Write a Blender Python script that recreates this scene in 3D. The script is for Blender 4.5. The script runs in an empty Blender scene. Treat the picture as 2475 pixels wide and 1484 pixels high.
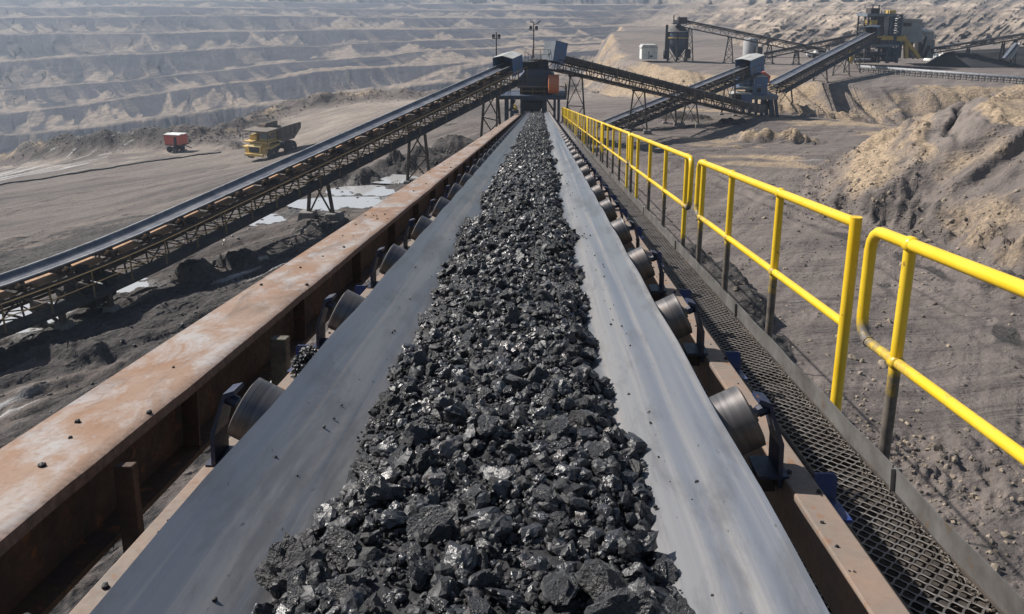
import bpy, bmesh, math, random
import numpy as np
from mathutils import Vector, Matrix
sc = bpy.context.scene
COL = sc.collection
R = math.radians
# ------------------------------------------------------------------ camera
FPX = 1924.0                      # focal length in pixels of a 2474 px wide picture
PITCH, YAW, V0 = R(14.29), R(2.02), 490.0
cam = bpy.data.cameras.new('camera')
cam.sensor_width = 36.0
cam.lens = 36.0 * FPX / 2474.0
cam.shift_y = -(742.0 - V0) / 2474.0
cam.clip_start, cam.clip_end = 0.05, 9000
camo = bpy.data.objects.new('camera', cam); COL.objects.link(camo)
camo.location = (0, 0, 0)
camo.rotation_euler = (R(90) - PITCH, 0, YAW)
sc.camera = camo
# ------------------------------------------------------------------ light
SUN_DIR = Vector((-0.97, 0.46, 1.02)).normalized()      # towards the sun
sun = bpy.data.lights.new('sun', 'SUN')
sun.energy = 5.0; sun.angle = R(0.45); sun.color = (1.0, 0.945, 0.87)
suno = bpy.data.objects.new('sun', sun); COL.objects.link(suno)
suno.rotation_euler = SUN_DIR.to_track_quat('Z', 'Y').to_euler()
w = bpy.data.worlds.new('World'); sc.world = w; w.use_nodes = True
nt = w.node_tree; nt.nodes.clear()
sky = nt.nodes.new('ShaderNodeTexSky'); sky.sky_type = 'NISHITA'; sky.sun_disc = False
sky.sun_elevation = math.asin(SUN_DIR.z)
sky.sun_rotation = math.atan2(SUN_DIR.x, SUN_DIR.y)
sky.air_density = 1.2; sky.dust_density = 1.2; sky.ozone_density = 1.0
bg = nt.nodes.new('ShaderNodeBackground'); bg.inputs['Strength'].default_value = 0.055
wo = nt.nodes.new('ShaderNodeOutputWorld')
nt.links.new(sky.outputs[0], bg.inputs[0]); nt.links.new(bg.outputs[0], wo.inputs[0])
sc.view_settings.view_transform = 'Standard'; sc.view_settings.look = 'None'
sc.view_settings.exposure = 0.50; sc.view_settings.gamma = 1.0
sc.cycles.max_bounces = 5; sc.cycles.diffuse_bounces = 3; sc.cycles.glossy_bounces = 3
sc.cycles.volume_bounces = 0; sc.cycles.transparent_max_bounces = 6
sc.cycles.use_denoising = True
# ------------------------------------------------------------------ picture <-> place
_RM = np.array(camo.rotation_euler.to_matrix())
def ray(u, v):
    d = np.array([(u - 1237.0) / FPX, -(v - V0) / FPX, -1.0])
    return _RM @ d
def at(u, v, Y):
    d = ray(u, v); return Vector(d * (Y / d[1]))
def atz(u, v, z):
    d = ray(u, v); return Vector(d * (z / d[2]))
def proj(p):
    q = _RM.T @ np.array(p); return (1237 + FPX * q[0] / -q[2], V0 - FPX * q[1] / -q[2])
# ------------------------------------------------------------------ numpy noise
def _hash(ix, iy, s):
    h = (ix * 374761393 + iy * 668265263 + s * 1442695041) & 0xffffffff
    h = ((h ^ (h >> 13)) * 1274126177) & 0xffffffff
    return ((h ^ (h >> 16)) & 0xffff) / 65535.0
def vnoise(x, y, s=0):
    x = np.asarray(x, float); y = np.asarray(y, float)
    ix = np.floor(x).astype(np.int64); iy = np.floor(y).astype(np.int64)
    fx = x - ix; fy = y - iy
    fx = fx * fx * fx * (fx * (fx * 6 - 15) + 10); fy = fy * fy * fy * (fy * (fy * 6 - 15) + 10)
    a = _hash(ix, iy, s); b = _hash(ix + 1, iy, s); c = _hash(ix, iy + 1, s); d = _hash(ix + 1, iy + 1, s)
    return (a * (1 - fx) + b * fx) * (1 - fy) + (c * (1 - fx) + d * fx) * fy * 1.0 - 0.5
def fbm(x, y, o=4, s=0, g=0.5):
    t = 0; a = 1.0
    for i in range(o):
        c, q = math.cos(i * 1.1), math.sin(i * 1.1)
        t = t + a * vnoise((x * c - y * q) * 2 ** i + 17 * i, (x * q + y * c) * 2 ** i - 9 * i, s + i); a *= g
    return t
def sstep(e0, e1, x):
    t = np.clip((x - e0) / (e1 - e0), 0, 1); return t * t * (3 - 2 * t)
def dist_poly(x, y, pts, closed=False):
    """distance to a polyline and (closed) inside flag, (open) side: + = left of travel"""
    best = np.full(x.shape, 1e18); side = np.zeros(x.shape); ins = np.zeros(x.shape, bool)
    n = len(pts)
    for i in range(n if closed else n - 1):
        ax, ay = pts[i]; bx, by = pts[(i + 1) % n]
        dx, dy = bx - ax, by - ay; L = dx * dx + dy * dy
        t = np.clip(((x - ax) * dx + (y - ay) * dy) / L, 0, 1)
        px, py = ax + t * dx - x, ay + t * dy - y
        d = px * px + py * py
        cr = dx * (y - ay) - dy * (x - ax)
        m = d < best - 1e-9
        best = np.where(m, d, best); side = np.where(m, np.sign(cr), side)
        if closed:
            with np.errstate(divide='ignore', invalid='ignore'):
                c = ((ay > y) != (by > y)) & (x < (bx - ax) * (y - ay) / (by - ay + 1e-12) + ax)
            ins ^= c
    d = np.sqrt(best)
    return np.where(ins, d, -d) if closed else d * side
# ------------------------------------------------------------------ object helpers
def tag(o, label=None, cat=None, group=None, kind=None):
    if label: o['label'] = label
    if cat: o['category'] = cat
    if group: o['group'] = group
    if kind: o['kind'] = kind
    return o
def empty(name, loc=(0, 0, 0), label=None, cat=None, group=None, rot=None):
    o = bpy.data.objects.new(name, None); COL.objects.link(o); o.location = loc
    if rot: o.rotation_euler = rot
    o.empty_display_size = 0.2
    return tag(o, label, cat, group)
def mesh_obj(name, verts, faces, mat, parent=None, smooth=False, local=False):
    me = bpy.data.meshes.new(name)
    if parent is not None and not local:
        M = world_m(parent).inverted()
        if M != Matrix.Identity(4):
            A = np.array(M); V = np.asarray(verts, float).reshape(-1, 3)
            verts = V @ A[:3, :3].T + A[:3, 3]
    if isinstance(verts, np.ndarray): verts = verts.tolist()
    if isinstance(faces, np.ndarray): faces = faces.tolist()
    me.from_pydata(verts, [], faces)
    if mat is not None: me.materials.append(mat)
    if smooth: me.polygons.foreach_set('use_smooth', [True] * len(me.polygons))
    me.update()
    o = bpy.data.objects.new(name, me); COL.objects.link(o)
    if parent is not None: o.parent = parent
    return o
def world_m(o):
    m = Matrix.LocRotScale(o.location, o.rotation_euler, o.scale)
    return world_m(o.parent) @ m if o.parent else m
def copy_tree(o, parent=None):
    c = o.copy(); COL.objects.link(c)
    if parent: c.parent = parent
    for ch in list(o.children): copy_tree(ch, c)
    return c
class MB:
    def __init__(s): s.v = []; s.f = []; s.sm = []
    def add(s, vs, fs):
        n = len(s.v); s.v += [tuple(p) for p in vs]; s.f += [tuple(i + n for i in f) for f in fs]; return s
    def box(s, c, size, rot=None):
        h = [x / 2 for x in size]
        vs = [Vector((a * h[0], b * h[1], d * h[2])) for a in (-1, 1) for b in (-1, 1) for d in (-1, 1)]
        if rot is not None: vs = [rot @ p for p in vs]
        c = Vector(c)
        return s.add([c + p for p in vs], [(0, 1, 3, 2), (4, 6, 7, 5), (0, 4, 5, 1), (2, 3, 7, 6), (0, 2, 6, 4), (1, 5, 7, 3)])
    def bar(s, a, b, w=0.05, h=None, up=(0, 0, 1)):
        """rectangular bar from a to b, w across, h along 'up'"""
        h = w if h is None else h
        a = Vector(a); b = Vector(b); d = (b - a)
        if d.length < 1e-6: return s
        d.normalize(); u = Vector(up)
        if abs(d.dot(u)) > 0.98: u = Vector((1, 0, 0))
        x = d.cross(u).normalized(); z = x.cross(d).normalized()
        x *= w / 2; z *= h / 2
        vs = [a - x - z, a + x - z, a + x + z, a - x + z, b - x - z, b + x - z, b + x + z, b - x + z]
        return s.add(vs, [(3, 2, 1, 0), (4, 5, 6, 7), (0, 1, 5, 4), (1, 2, 6, 5), (2, 3, 7, 6), (3, 0, 4, 7)])
    def tube(s, pts, r=0.03, n=8, closed=False, caps=True):
        pts = [Vector(p) for p in pts]; m = len(pts); rings = []
        t0 = (pts[1] - pts[0]).normalized()
        u = Vector((0, 0, 1)) if abs(t0.z) < 0.9 else Vector((1, 0, 0))
        nrm = (u - t0 * u.dot(t0)).normalized()
        vs = []
        for i, p in enumerate(pts):
            if closed: t = (pts[(i + 1) % m] - pts[i - 1])
            else: t = (pts[min(i + 1, m - 1)] - pts[max(i - 1, 0)])
            t.normalize(); nrm = (nrm - t * nrm.dot(t)).normalized(); bn = t.cross(nrm)
            rr = r[i] if isinstance(r, (list, tuple)) else r
            for k in range(n):
                a = 2 * math.pi * k / n
                vs.append(p + nrm * (rr * math.cos(a)) + bn * (rr * math.sin(a)))
        fs = []
        for i in range(m if closed else m - 1):
            j = (i + 1) % m
            for k in range(n):
                l = (k + 1) % n
                fs.append((i * n + k, i * n + l, j * n + l, j * n + k))
        if caps and not closed:
            fs.append(tuple(reversed(range(n)))); fs.append(tuple((m - 1) * n + k for k in range(n)))
        return s.add(vs, fs)
    def cyl(s, a, b, r, n=16, r2=None):
        return s.tube([a, b], [r, r if r2 is None else r2], n)
    def prism(s, poly, vec):
        """poly: list of 3-D points (planar), extruded by vec"""
        poly = [Vector(p) for p in poly]; vec = Vector(vec); n = len(poly)
        fs = [tuple(reversed(range(n))), tuple(range(n, 2 * n))] + [(i, (i + 1) % n, n + (i + 1) % n, n + i) for i in range(n)]
        return s.add(poly + [p + vec for p in poly], fs)
    def lathe(s, c, prof, n=24, axis=(0, 0, 1)):
        """prof: (radius, height) list about an axis through c"""
        ax = Vector(axis).normalized(); q = Vector((0, 0, 1)).rotation_difference(ax); c = Vector(c)
        vs = []
        for r_, h_ in prof:
            for k in range(n):
                a = 2 * math.pi * k / n
                vs.append(c + q @ Vector((r_ * math.cos(a), r_ * math.sin(a), h_)))
        fs = []
        for i in range(len(prof) - 1):
            for k in range(n):
                l = (k + 1) % n; fs.append((i * n + k, i * n + l, (i + 1) * n + l, (i + 1) * n + k))
        fs.append(tuple(reversed(range(n)))); fs.append(tuple((len(prof) - 1) * n + k for k in range(n)))
        return s.add(vs, fs)
    def obj(s, name, mat, parent=None, smooth=False, bevel=0, auto=False):
        o = mesh_obj(name, s.v, s.f, mat, parent, smooth)
        if auto:
            me = o.data; me.polygons.foreach_set('use_smooth', [True] * len(me.polygons))
            me.set_sharp_from_angle(angle=R(38))
        if bevel:
            m = o.modifiers.new('bevel', 'BEVEL'); m.width = bevel; m.segments = 2; m.limit_method = 'ANGLE'; m.angle_limit = R(40)
        return o
# ------------------------------------------------------------------ materials
def new_mat(name):
    m = bpy.data.materials.new(name); m.use_nodes = True
    nt = m.node_tree; b = nt.nodes['Principled BSDF']
    return m, nt, b
def nd(nt, t, **kw):
    n = nt.nodes.new(t)
    for k, v in kw.items():
        if k in n.inputs: n.inputs[k].default_value = v
        else: setattr(n, k, v)
    return n
def ramp(nt, src, stops):
    r = nt.nodes.new('ShaderNodeValToRGB'); cr = r.color_ramp
    while len(cr.elements) > len(stops): cr.elements.remove(cr.elements[-1])
    while len(cr.elements) < len(stops): cr.elements.new(0.5)
    for e, (p, c) in zip(cr.elements, stops):
        e.position = p; e.color = (c, c, c, 1) if isinstance(c, (int, float)) else (*c[:3], 1)
    nt.links.new(src, r.inputs[0]); return r.outputs[0]
def coord(nt, scale=(1, 1, 1), rot=(0, 0, 0), which='Object'):
    tc = nt.nodes.new('ShaderNodeTexCoord'); mp = nt.nodes.new('ShaderNodeMapping')
    mp.inputs['Scale'].default_value = scale; mp.inputs['Rotation'].default_value = rot
    nt.links.new(tc.outputs[which], mp.inputs[0]); return mp.outputs[0]
def coord_dir(nt, ang, along, across, up=1.0):
    """object coordinates stretched along a heading (degrees from +x)"""
    c1 = coord(nt, (1, 1, 1), (0, 0, R(-ang))); mp = nt.nodes.new('ShaderNodeMapping'); mp.inputs['Scale'].default_value = (along, across, up)
    nt.links.new(c1, mp.inputs[0]); return mp.outputs[0]
def noise(nt, vec, scale, detail=4, rough=0.55, dist=0.0):
    n = nd(nt, 'ShaderNodeTexNoise', Scale=scale, Detail=detail, Roughness=rough, Distortion=dist)
    nt.links.new(vec, n.inputs['Vector']); return n.outputs[0]
def mixc(nt, fac, a, b, mode='MIX'):
    m = nt.nodes.new('ShaderNodeMix'); m.data_type = 'RGBA'; m.blend_type = mode
    for s, i in ((fac, 0), (a, 6), (b, 7)):
        if isinstance(s, (int, float)): m.inputs[i].default_value = s
        elif isinstance(s, tuple): m.inputs[i].default_value = (*s[:3], 1)
        else: nt.links.new(s, m.inputs[i])
    return m.outputs[2]
def math_n(nt, op, a, b=0.0):
    m = nt.nodes.new('ShaderNodeMath'); m.operation = op
    for s, i in ((a, 0), (b, 1)):
        if isinstance(s, (int, float)): m.inputs[i].default_value = s
        else: nt.links.new(s, m.inputs[i])
    return m.outputs[0]
def bump(nt, b, h, strength=0.3, dist=0.02):
    n = nd(nt, 'ShaderNodeBump', Strength=strength, Distance=dist)
    nt.links.new(h, n.inputs['Height']); nt.links.new(n.outputs[0], b.inputs['Normal'])
def attr(nt, name):
    a = nt.nodes.new('ShaderNodeAttribute'); a.attribute_name = name; return a
def dirty(name, base, dirt=(0.06, 0.052, 0.047), amount=0.4, rough=0.55, metal=0.0, scale=6.0, rust=None, bstr=0.15, spec=0.5):
    """painted or bare metal with dust / dirt / rust patches"""
    m, nt, b = new_mat(name)
    v = coord(nt); n1 = noise(nt, v, scale, 6, 0.65); n2 = noise(nt, v, scale * 7, 4, 0.6)
    f = ramp(nt, n1, [(0.62 - amount * 0.45, 0.0), (0.80 - amount * 0.2, 1.0)])
    c = mixc(nt, f, base, dirt)
    c = mixc(nt, math_n(nt, 'MULTIPLY', ramp(nt, n2, [(0.35, 0.0), (0.7, 1.0)]), 0.25), c, tuple(x * 0.5 for x in base))
    if rust:
        n3 = noise(nt, v, scale * 2.3, 8, 0.7)
        c = mixc(nt, ramp(nt, n3, [(0.58, 0.0), (0.66, 0.9)]), c, rust)
    nt.links.new(c, b.inputs['Base Color'])
    nt.links.new(ramp(nt, n2, [(0.2, rough * 0.75), (0.8, min(1, rough * 1.35))]), b.inputs['Roughness'])
    b.inputs['Metallic'].default_value = metal
    b.inputs['Specular IOR Level'].default_value = spec
    bump(nt, b, n2, bstr, 0.004)
    return m
# ================================================================== TERRAIN
def soil_material():
    m, nt, b = new_mat('soil')
    v = coord(nt)
    big = noise(nt, v, 0.045, 5, 0.6); fine = noise(nt, v, 5.0, 8, 0.65)
    side = attr(nt, 'side').outputs['Fac']
    def two(a, b_):
        m_ = nt.nodes.new('ShaderNodeMix'); nt.links.new(side, m_.inputs[0]); nt.links.new(a, m_.inputs[2]); nt.links.new(b_, m_.inputs[3]); return m_.outputs[0]
    mid = two(noise(nt, coord_dir(nt, 62, .30, 1.0), 0.5, 7, 0.62, 0.8), noise(nt, coord_dir(nt, 20, .45, 1.0), 0.5, 7, 0.62, 1.0))
    streak = two(noise(nt, coord_dir(nt, 64, .07, 1.0), 0.8, 7, 0.62, 1.0), noise(nt, coord_dir(nt, 12, .10, .8), 0.6, 7, 0.62, 1.6))
    broad = two(noise(nt, coord_dir(nt, 64, .05, 1.0), 0.20, 6, 0.6, 1.0), noise(nt, coord_dir(nt, 14, .12, .8), 0.25, 6, 0.62, 1.4))
    dark = attr(nt, 'dark').outputs['Fac']; tan = attr(nt, 'tan').outputs['Fac']; pale = attr(nt, 'pale').outputs['Fac']
    c = mixc(nt, ramp(nt, mid, [(0.3, 0.0), (0.7, 1.0)]), (0.072, 0.061, 0.057), (0.150, 0.126, 0.114))
    c = mixc(nt, math_n(nt, 'MULTIPLY', ramp(nt, streak, [(0.5, 0.0), (0.62, 1.0)]), 0.65), c, (0.042, 0.037, 0.037))
    c = mixc(nt, math_n(nt, 'MULTIPLY', ramp(nt, broad, [(0.50, 0.0), (0.60, 1.0)]), 0.7), c, (0.055, 0.048, 0.048))
    c = mixc(nt, math_n(nt, 'MULTIPLY', ramp(nt, broad, [(0.36, 1.0), (0.46, 0.0)]), 0.45), c, (0.20, 0.168, 0.148))
    c = mixc(nt, math_n(nt, 'MULTIPLY', ramp(nt, big, [(0.42, 0.0), (0.62, 1.0)]), 0.5), c, (0.185, 0.154, 0.134))
    cp = mixc(nt, ramp(nt, mid, [(0.35, 0.0), (0.65, 1.0)]), (0.22, 0.186, 0.158), (0.36, 0.305, 0.255))
    c = mixc(nt, pale, c, cp)
    ct = mixc(nt, ramp(nt, fine, [(0.3, 0.0), (0.7, 1.0)]), (0.170, 0.132, 0.098), (0.43, 0.325, 0.215))
    tf = ramp(nt, math_n(nt, 'ADD', tan, math_n(nt, 'MULTIPLY', math_n(nt, 'SUBTRACT', mid, 0.5), 0.9)), [(0.35, 0.0), (0.65, 1.0)])
    c = mixc(nt, tf, c, ct)
    cd = mixc(nt, ramp(nt, fine, [(0.35, 0.0), (0.7, 1.0)]), (0.026, 0.024, 0.025), (0.085, 0.076, 0.072))
    df = ramp(nt, math_n(nt, 'ADD', dark, math_n(nt, 'MULTIPLY', math_n(nt, 'SUBTRACT', mid, 0.5), 1.1)), [(0.38, 0.0), (0.62, 1.0)])
    c = mixc(nt, df, c, cd)
    c = mixc(nt, math_n(nt, 'MULTIPLY', ramp(nt, fine, [(0.32, 1.0), (0.52, 0.0)]), 0.6), c, (0.05, 0.045, 0.043))
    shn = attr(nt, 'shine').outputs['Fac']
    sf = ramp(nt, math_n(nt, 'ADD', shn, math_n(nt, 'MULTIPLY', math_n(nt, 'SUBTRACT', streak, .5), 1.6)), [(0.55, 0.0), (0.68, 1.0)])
    c = mixc(nt, sf, c, (0.34, 0.335, 0.335))  # glints of sky on wet ground, painted as pale streaks in the soil colour
    c = mixc(nt, math_n(nt, 'MULTIPLY', side, math_n(nt, 'SUBTRACT', .5, math_n(nt, 'MULTIPLY', df, .5))), c, mixc(nt, tf, mixc(nt, ramp(nt, streak, [(0.35, 0.0), (0.65, 1.0)]), (0.215, 0.182, 0.165), (0.115, 0.098, 0.092)), ct))
    nt.links.new(c, b.inputs['Base Color'])
    wet = attr(nt, 'wet').outputs['Fac']
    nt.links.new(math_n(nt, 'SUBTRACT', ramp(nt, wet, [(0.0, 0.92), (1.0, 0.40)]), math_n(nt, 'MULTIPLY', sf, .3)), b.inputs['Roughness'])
    b.inputs['Specular IOR Level'].default_value = 0.3
    h = math_n(nt, 'ADD', math_n(nt, 'MULTIPLY', mid, 1.0), math_n(nt, 'MULTIPLY', fine, 0.35))
    h = math_n(nt, 'ADD', h, math_n(nt, 'MULTIPLY', streak, 0.9))
    vo = nt.nodes.new('ShaderNodeTexVoronoi'); vo.inputs['Scale'].default_value = 3.2; nt.links.new(v, vo.inputs['Vector'])
    clod = math_n(nt, 'MULTIPLY', ramp(nt, vo.outputs['Distance'], [(0.0, 1.0), (0.35, 0.0)]), ramp(nt, mid, [(0.48, 0.0), (0.6, .5)]))
    h = math_n(nt, 'ADD', h, clod)
    bump(nt, b, h, 1.0, 0.26)
    return m
SOIL = soil_material()

# control points for the broad lie of the land: picture point + distance
_cp = [(0, 5, -11), (-20, 8, -11), (20, 8, -11), (0, 25, -11), (-14, 27, -11), (15, 25, -11), (32, 30, -11),
       (-34, 28, -12), (-70, 40, -15), (70, 40, -11), (-4, 64, -10.6), (3, 64, -10.6), (12, 52, -11.1), (20, 60, -11.2),
       (30, 80, -12.0), (60, 70, -11.5), (-60, -10, -11), (60, -10, -11), (0, -30, -11), (-10, 42, -11.0)]
for (u, v, Y) in [(742, 545, 38.5), (985, 445, 49), (653, 387, 100), (430, 367, 112), (0, 400, 115), (0, 470, 80), (0, 560, 55),
                  (300, 470, 75), (550, 352, 118), (900, 300, 105), (1100, 290, 85), (1000, 242, 150), (1190, 236, 150),
                  (1100, 255, 122), (1400, 262, 100), (1420, 230, 138), (1560, 239, 118), (1700, 254, 107), (1900, 270, 99),
                  (2050, 292, 95), (2180, 306, 92), (1540, 330, 69), (1665, 300, 78), (1810, 275, 87), (1950, 330, 76),
                  (720, 275, 138), (620, 320, 127), (-300, 480, 105), (300, 375, 116)]:
    p = at(u, v, Y); _cp.append((p.x, p.y, p.z))
_cp = np.array(_cp, float)
def _rbf_fit():
    X = _cp[:, :2] / 50.0; n = len(X)
    d = np.linalg.norm(X[:, None] - X[None], axis=2)
    K = np.sqrt(d * d + 0.04) + np.eye(n) * (-0.02)
    P = np.hstack([np.ones((n, 1)), X])
    A = np.block([[K, P], [P.T, np.zeros((3, 3))]])
    return np.linalg.solve(A, np.concatenate([_cp[:, 2], np.zeros(3)]))
_W = _rbf_fit()
def base_h(x, y):
    x = np.asarray(x, float); y = np.asarray(y, float)
    o = _W[-3] + _W[-2] * x / 50 + _W[-1] * y / 50
    for i in range(len(_cp)):
        d2 = ((x - _cp[i, 0]) ** 2 + (y - _cp[i, 1]) ** 2) / 2500.0
        o = o + _W[i] * np.sqrt(d2 + 0.04)
    return np.clip(o, -27, -9)
def xy(*uvY):
    return [(at(*q).x, at(*q).y) for q in uvY]
def _onbase(u, v):
    Ys = np.linspace(12, 150, 1500); d = ray(u, v); X = d[0] / d[1] * Ys; Z = d[2] / d[1] * Ys
    k = int(np.argmax(Z <= base_h(X, Ys))); return (float(X[k]), float(Ys[k]))
TRACKS = [[_onbase(*q) for q in L_] for L_ in ([(-40, 612), (150, 548), (330, 492), (520, 452), (640, 418)], [(-40, 632), (150, 566), (335, 508), (530, 464), (660, 428)], [(-40, 520), (180, 470), (360, 445), (560, 400)], [(-40, 530), (180, 480), (365, 453), (570, 406)],
    [(-40, 960), (220, 880), (440, 800), (700, 660)], [(-40, 1010), (240, 915), (470, 825), (730, 675)], [(100, 1010), (330, 940), (560, 820)], [(60, 860), (300, 800), (520, 730), (700, 620)],
    [(1640, 400), (1800, 470), (2000, 560), (2250, 640), (2500, 760)], [(1660, 392), (1830, 460), (2030, 545), (2280, 622), (2500, 715)], [(2080, 640), (2250, 760), (2500, 880)], [(2110, 625), (2290, 740), (2500, 845)], [(1560, 372), (1750, 350), (1900, 320), (2050, 310)], [(1560, 380), (1760, 360), (1910, 330), (2060, 318)])]
BERM = [(-260, 40), (-120, 95)] + xy((0, 400, 115), (300, 375, 116), (550, 352, 118), (620, 320, 127), (720, 275, 138), (900, 256, 146), (1060, 245, 150), (1200, 236, 150), (1420, 230, 138)) + [(10, 150), (12, 230), (0, 320)]
PLAT = xy((1420, 230, 138), (1560, 239, 118), (1700, 254, 107), (1900, 270, 99), (2050, 292, 95), (2180, 306, 92)) + [(80, 92), (260, 85), (400, 420), (40, 420), (14, 250), (9, 165)]
PLAT_Z = -10.2
MND = [(20, 33), (18.2, 37.8), (16.2, 40), (15.0, 43.5), (17.5, 50), (21, 56), (26, 64), (36, 72), (60, 78), (150, 70), (200, 20), (90, 8), (45, 14), (26, 24)]
# spoil / coal heaps: (u, v, Y) foot centre, radius x, radius y, height, dark, tan
HEAPS = [((860, 412, 50), 2.6, 1.6, 1.0, 1.0, 0), ((1010, 400, 54), 3.0, 1.8, 1.3, 1.0, 0), ((1110, 372, 58), 3.2, 2.0, 1.1, .9, 0),
         ((920, 400, 53), 2.2, 1.4, .7, 1.0, 0), ((480, 672, 30), 1.0, .8, .8, 1.0, 0), ((800, 575, 37), 2.0, 1.2, .3, .9, 0), ((590, 640, 32), 1.6, .5, .35, .8, 0),
         ((1670, 610, 33), 1.0, 2.2, .55, 1.0, 0), ((1740, 680, 30), 1.1, 2.4, .7, 1.0, 0), ((1800, 760, 27), .9, 2.0, .6, .95, 0), ((1850, 860, 24), .7, 1.6, .4, .9, 0),
         ((1840, 355, 70), 3.2, 1.2, .75, 0, .55), ((1930, 358, 70), 2.6, 1.2, .7, .1, .5), ((1790, 350, 71), 1.6, .9, .4, 0, .4),
         ((1900, 287, 92), 4.0, 1.4, 1.0, 0, .6), ((2010, 300, 90), 5.0, 1.5, .7, 0, .5), ((1770, 297, 80), 2.0, 1.0, .6, .9, 0), ((1640, 300, 82), 4.0, 1.2, .6, .9, 0),
         ((2100, 400, 56), 3.0, 1.6, .7, .2, .4), ((2060, 470, 45), 2.2, 1.2, .4, .7, .2), ((2440, 575, 31), 1.8, 1.4, .35, .6, 0),
         ((2330, 1060, 17.5), 2.2, 1.6, .16, .1, .22), ((2200, 1180, 17.5), 1.0, 1.2, .12, .2, .2),
         ((1000, 330, 84), 6, 1.0, .15, .8, 0), ((640, 355, 116), 3.5, 2.0, 1.4, .3, .2), ((560, 362, 113), 2.5, 1.6, 1.0, .5, 0),
         ((120, 900, 23), 2.0, .6, .25, .7, 0), ((330, 1000, 19.5), 1.6, .5, .18, .7, 0)]
# puddles: picture outline centre, distance, radii (x, y), turn
PUDS = [((900, 448, 47), 1.7, 1.0), ((870, 488, 43), 2.5, 1.0), ((945, 425, 50), 1.1, .8), ((640, 522, 40), .8, .7), ((310, 686, 29.5), 1.25, .5),
        ((40, 792, 26), 1.3, .9), 
        ((640, 960, 21), .5, .4)]
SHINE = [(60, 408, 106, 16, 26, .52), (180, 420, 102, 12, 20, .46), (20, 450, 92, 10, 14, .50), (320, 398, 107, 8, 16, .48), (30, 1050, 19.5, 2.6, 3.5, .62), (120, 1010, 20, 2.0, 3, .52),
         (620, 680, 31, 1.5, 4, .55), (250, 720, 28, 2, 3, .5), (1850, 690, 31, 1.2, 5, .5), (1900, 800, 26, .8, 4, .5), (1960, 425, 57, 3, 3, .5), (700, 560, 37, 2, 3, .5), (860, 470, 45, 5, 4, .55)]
def ground_fields(x, y):
    z = base_h(x, y)
    n1 = fbm(x * .03, y * .03, 4, 3); n2 = fbm(x * .25, y * .25, 5, 11); n3 = fbm(x * 1.3, y * 1.3, 4, 23); n4 = fbm(x * 5, y * 5, 3, 31)
    dark = np.zeros(x.shape); tan = np.zeros(x.shape); pale = np.zeros(x.shape); rough = np.zeros(x.shape); wet = np.zeros(x.shape)
    # churned mud and wheel tracks
    al = x * .5 + y * .86; ac = x * .86 - y * .5
    tr = fbm(al * .05, ac * 1.1, 4, 41); ru = np.clip(np.abs(vnoise(al * .03, ac * .55 + 1.2 * vnoise(al * .05, ac * .05, 5), 47)) * 3.0, 0, 1)
    left = sstep(-2, -8, x); near = sstep(60, 25, y)
    z = z + n1 * .5 + n2 * .16 + n3 * .035 + n4 * .008
    z = z + tr * .10 - (1 - ru) * .09 * (0.4 + left * near)
    dark += sstep(.02, .28, tr) * .45 * near + left * near * (.20 + 1.0 * sstep(.0, .45, n2 + .1))
    ch = fbm(al * .35, ac * 1.3, 5, 53, .62)
    z = z + left * near * (np.abs(n2) * .35 - .05 + .28 * (.25 - np.abs(ch)) )
    dark += left * sstep(70, 30, y) * sstep(.02, .3, ch) * .55
    for i, L_ in enumerate(TRACKS):
        dt = np.abs(dist_poly(x, y, L_)) + .5 * fbm(x * .25, y * .25, 3, 700 + i)
        g_ = np.exp(-(dt / .33) ** 2) * np.clip(.6 + 1.6 * fbm(x * .4, y * .4, 3, 720 + i), 0, 1)
        sh = np.exp(-((np.abs(dt) - .62) / .25) ** 2)
        z = z - .10 * g_ + .06 * sh; dark = dark + .62 * g_
    # heaps
    for (q, rx, ry, h, dk, tn) in HEAPS:
        c = at(*q); X = (x - c.x); Y = (y - c.y)
        wv = 1 + .55 * fbm(x * .7, y * .7, 3, int(q[0])) 
        r = np.sqrt((X / rx) ** 2 + (Y / ry) ** 2) / np.clip(wv, .5, 2)
        k = np.clip(1 - r, 0, 1); k2 = k ** .85
        z = z + h * 1.15 * (1 - (1 - k2) ** 1.4) * (1 + .35 * n3) + sstep(0, .2, k) * (.16 * n3 + .10 * n4) ; m = sstep(0, .25, k)
        dark = np.maximum(dark * (1 - m * (1 if tn else 0)), m * dk * 1.1); tan = np.maximum(tan, m * tn * 1.3); rough += m
    # pit beyond the rubble ridge
    e = dist_poly(x, y, BERM)            # + = beyond
    bh = 2.4 * (1 - .55 * sstep(-45, -20, x))
    ridge = np.exp(-((e - 5.0) / 3.6) ** 2) * (bh * (1 + .9 * fbm(x * .08, y * .08, 3, 61)))
    rr = np.exp(-((e - 5.0) / 4.2) ** 2)
    z = z + ridge + rr * (.85 * fbm(x * .35, y * .35, 4, 71, .6))
    z = z - 45 * sstep(8, 60, e)
    dark = np.where(rr > .3, dark * .3 + rr * .75 * sstep(.0, .4, fbm(x * .15, y * .15, 3, 81) + .22 * sstep(-55, -70, x) - .05), dark)
    tan = np.maximum(tan, rr * .6 * sstep(.0, .3, fbm(x * .12, y * .12, 3, 91)))
    # dusty pale haul road on this side of the ridge
    pr = sstep(-34, -8, e) * sstep(2, -3, e) * sstep(-55, -30, x)
    pr = np.maximum(pr, .9 * sstep(-16, -5, e) * sstep(2, -3, e) * sstep(.0, .2, n2 + .15))
    pale += pr * (.75 + .5 * n2)
    # plateau with the plant
    wob = 2.6 * fbm(x * .06, y * .06, 3, 101) + .9 * fbm(x * .3, y * .3, 3, 103)
    d = dist_poly(x, y, PLAT, True) + wob
    gul = fbm(x * .55 + y * .12, y * .08, 4, 107)
    k = sstep(-.5, 8.0, d + 1.1 * gul)
    zp = PLAT_Z + n1 * .3 + n2 * .07 + .02 * n3
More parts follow.
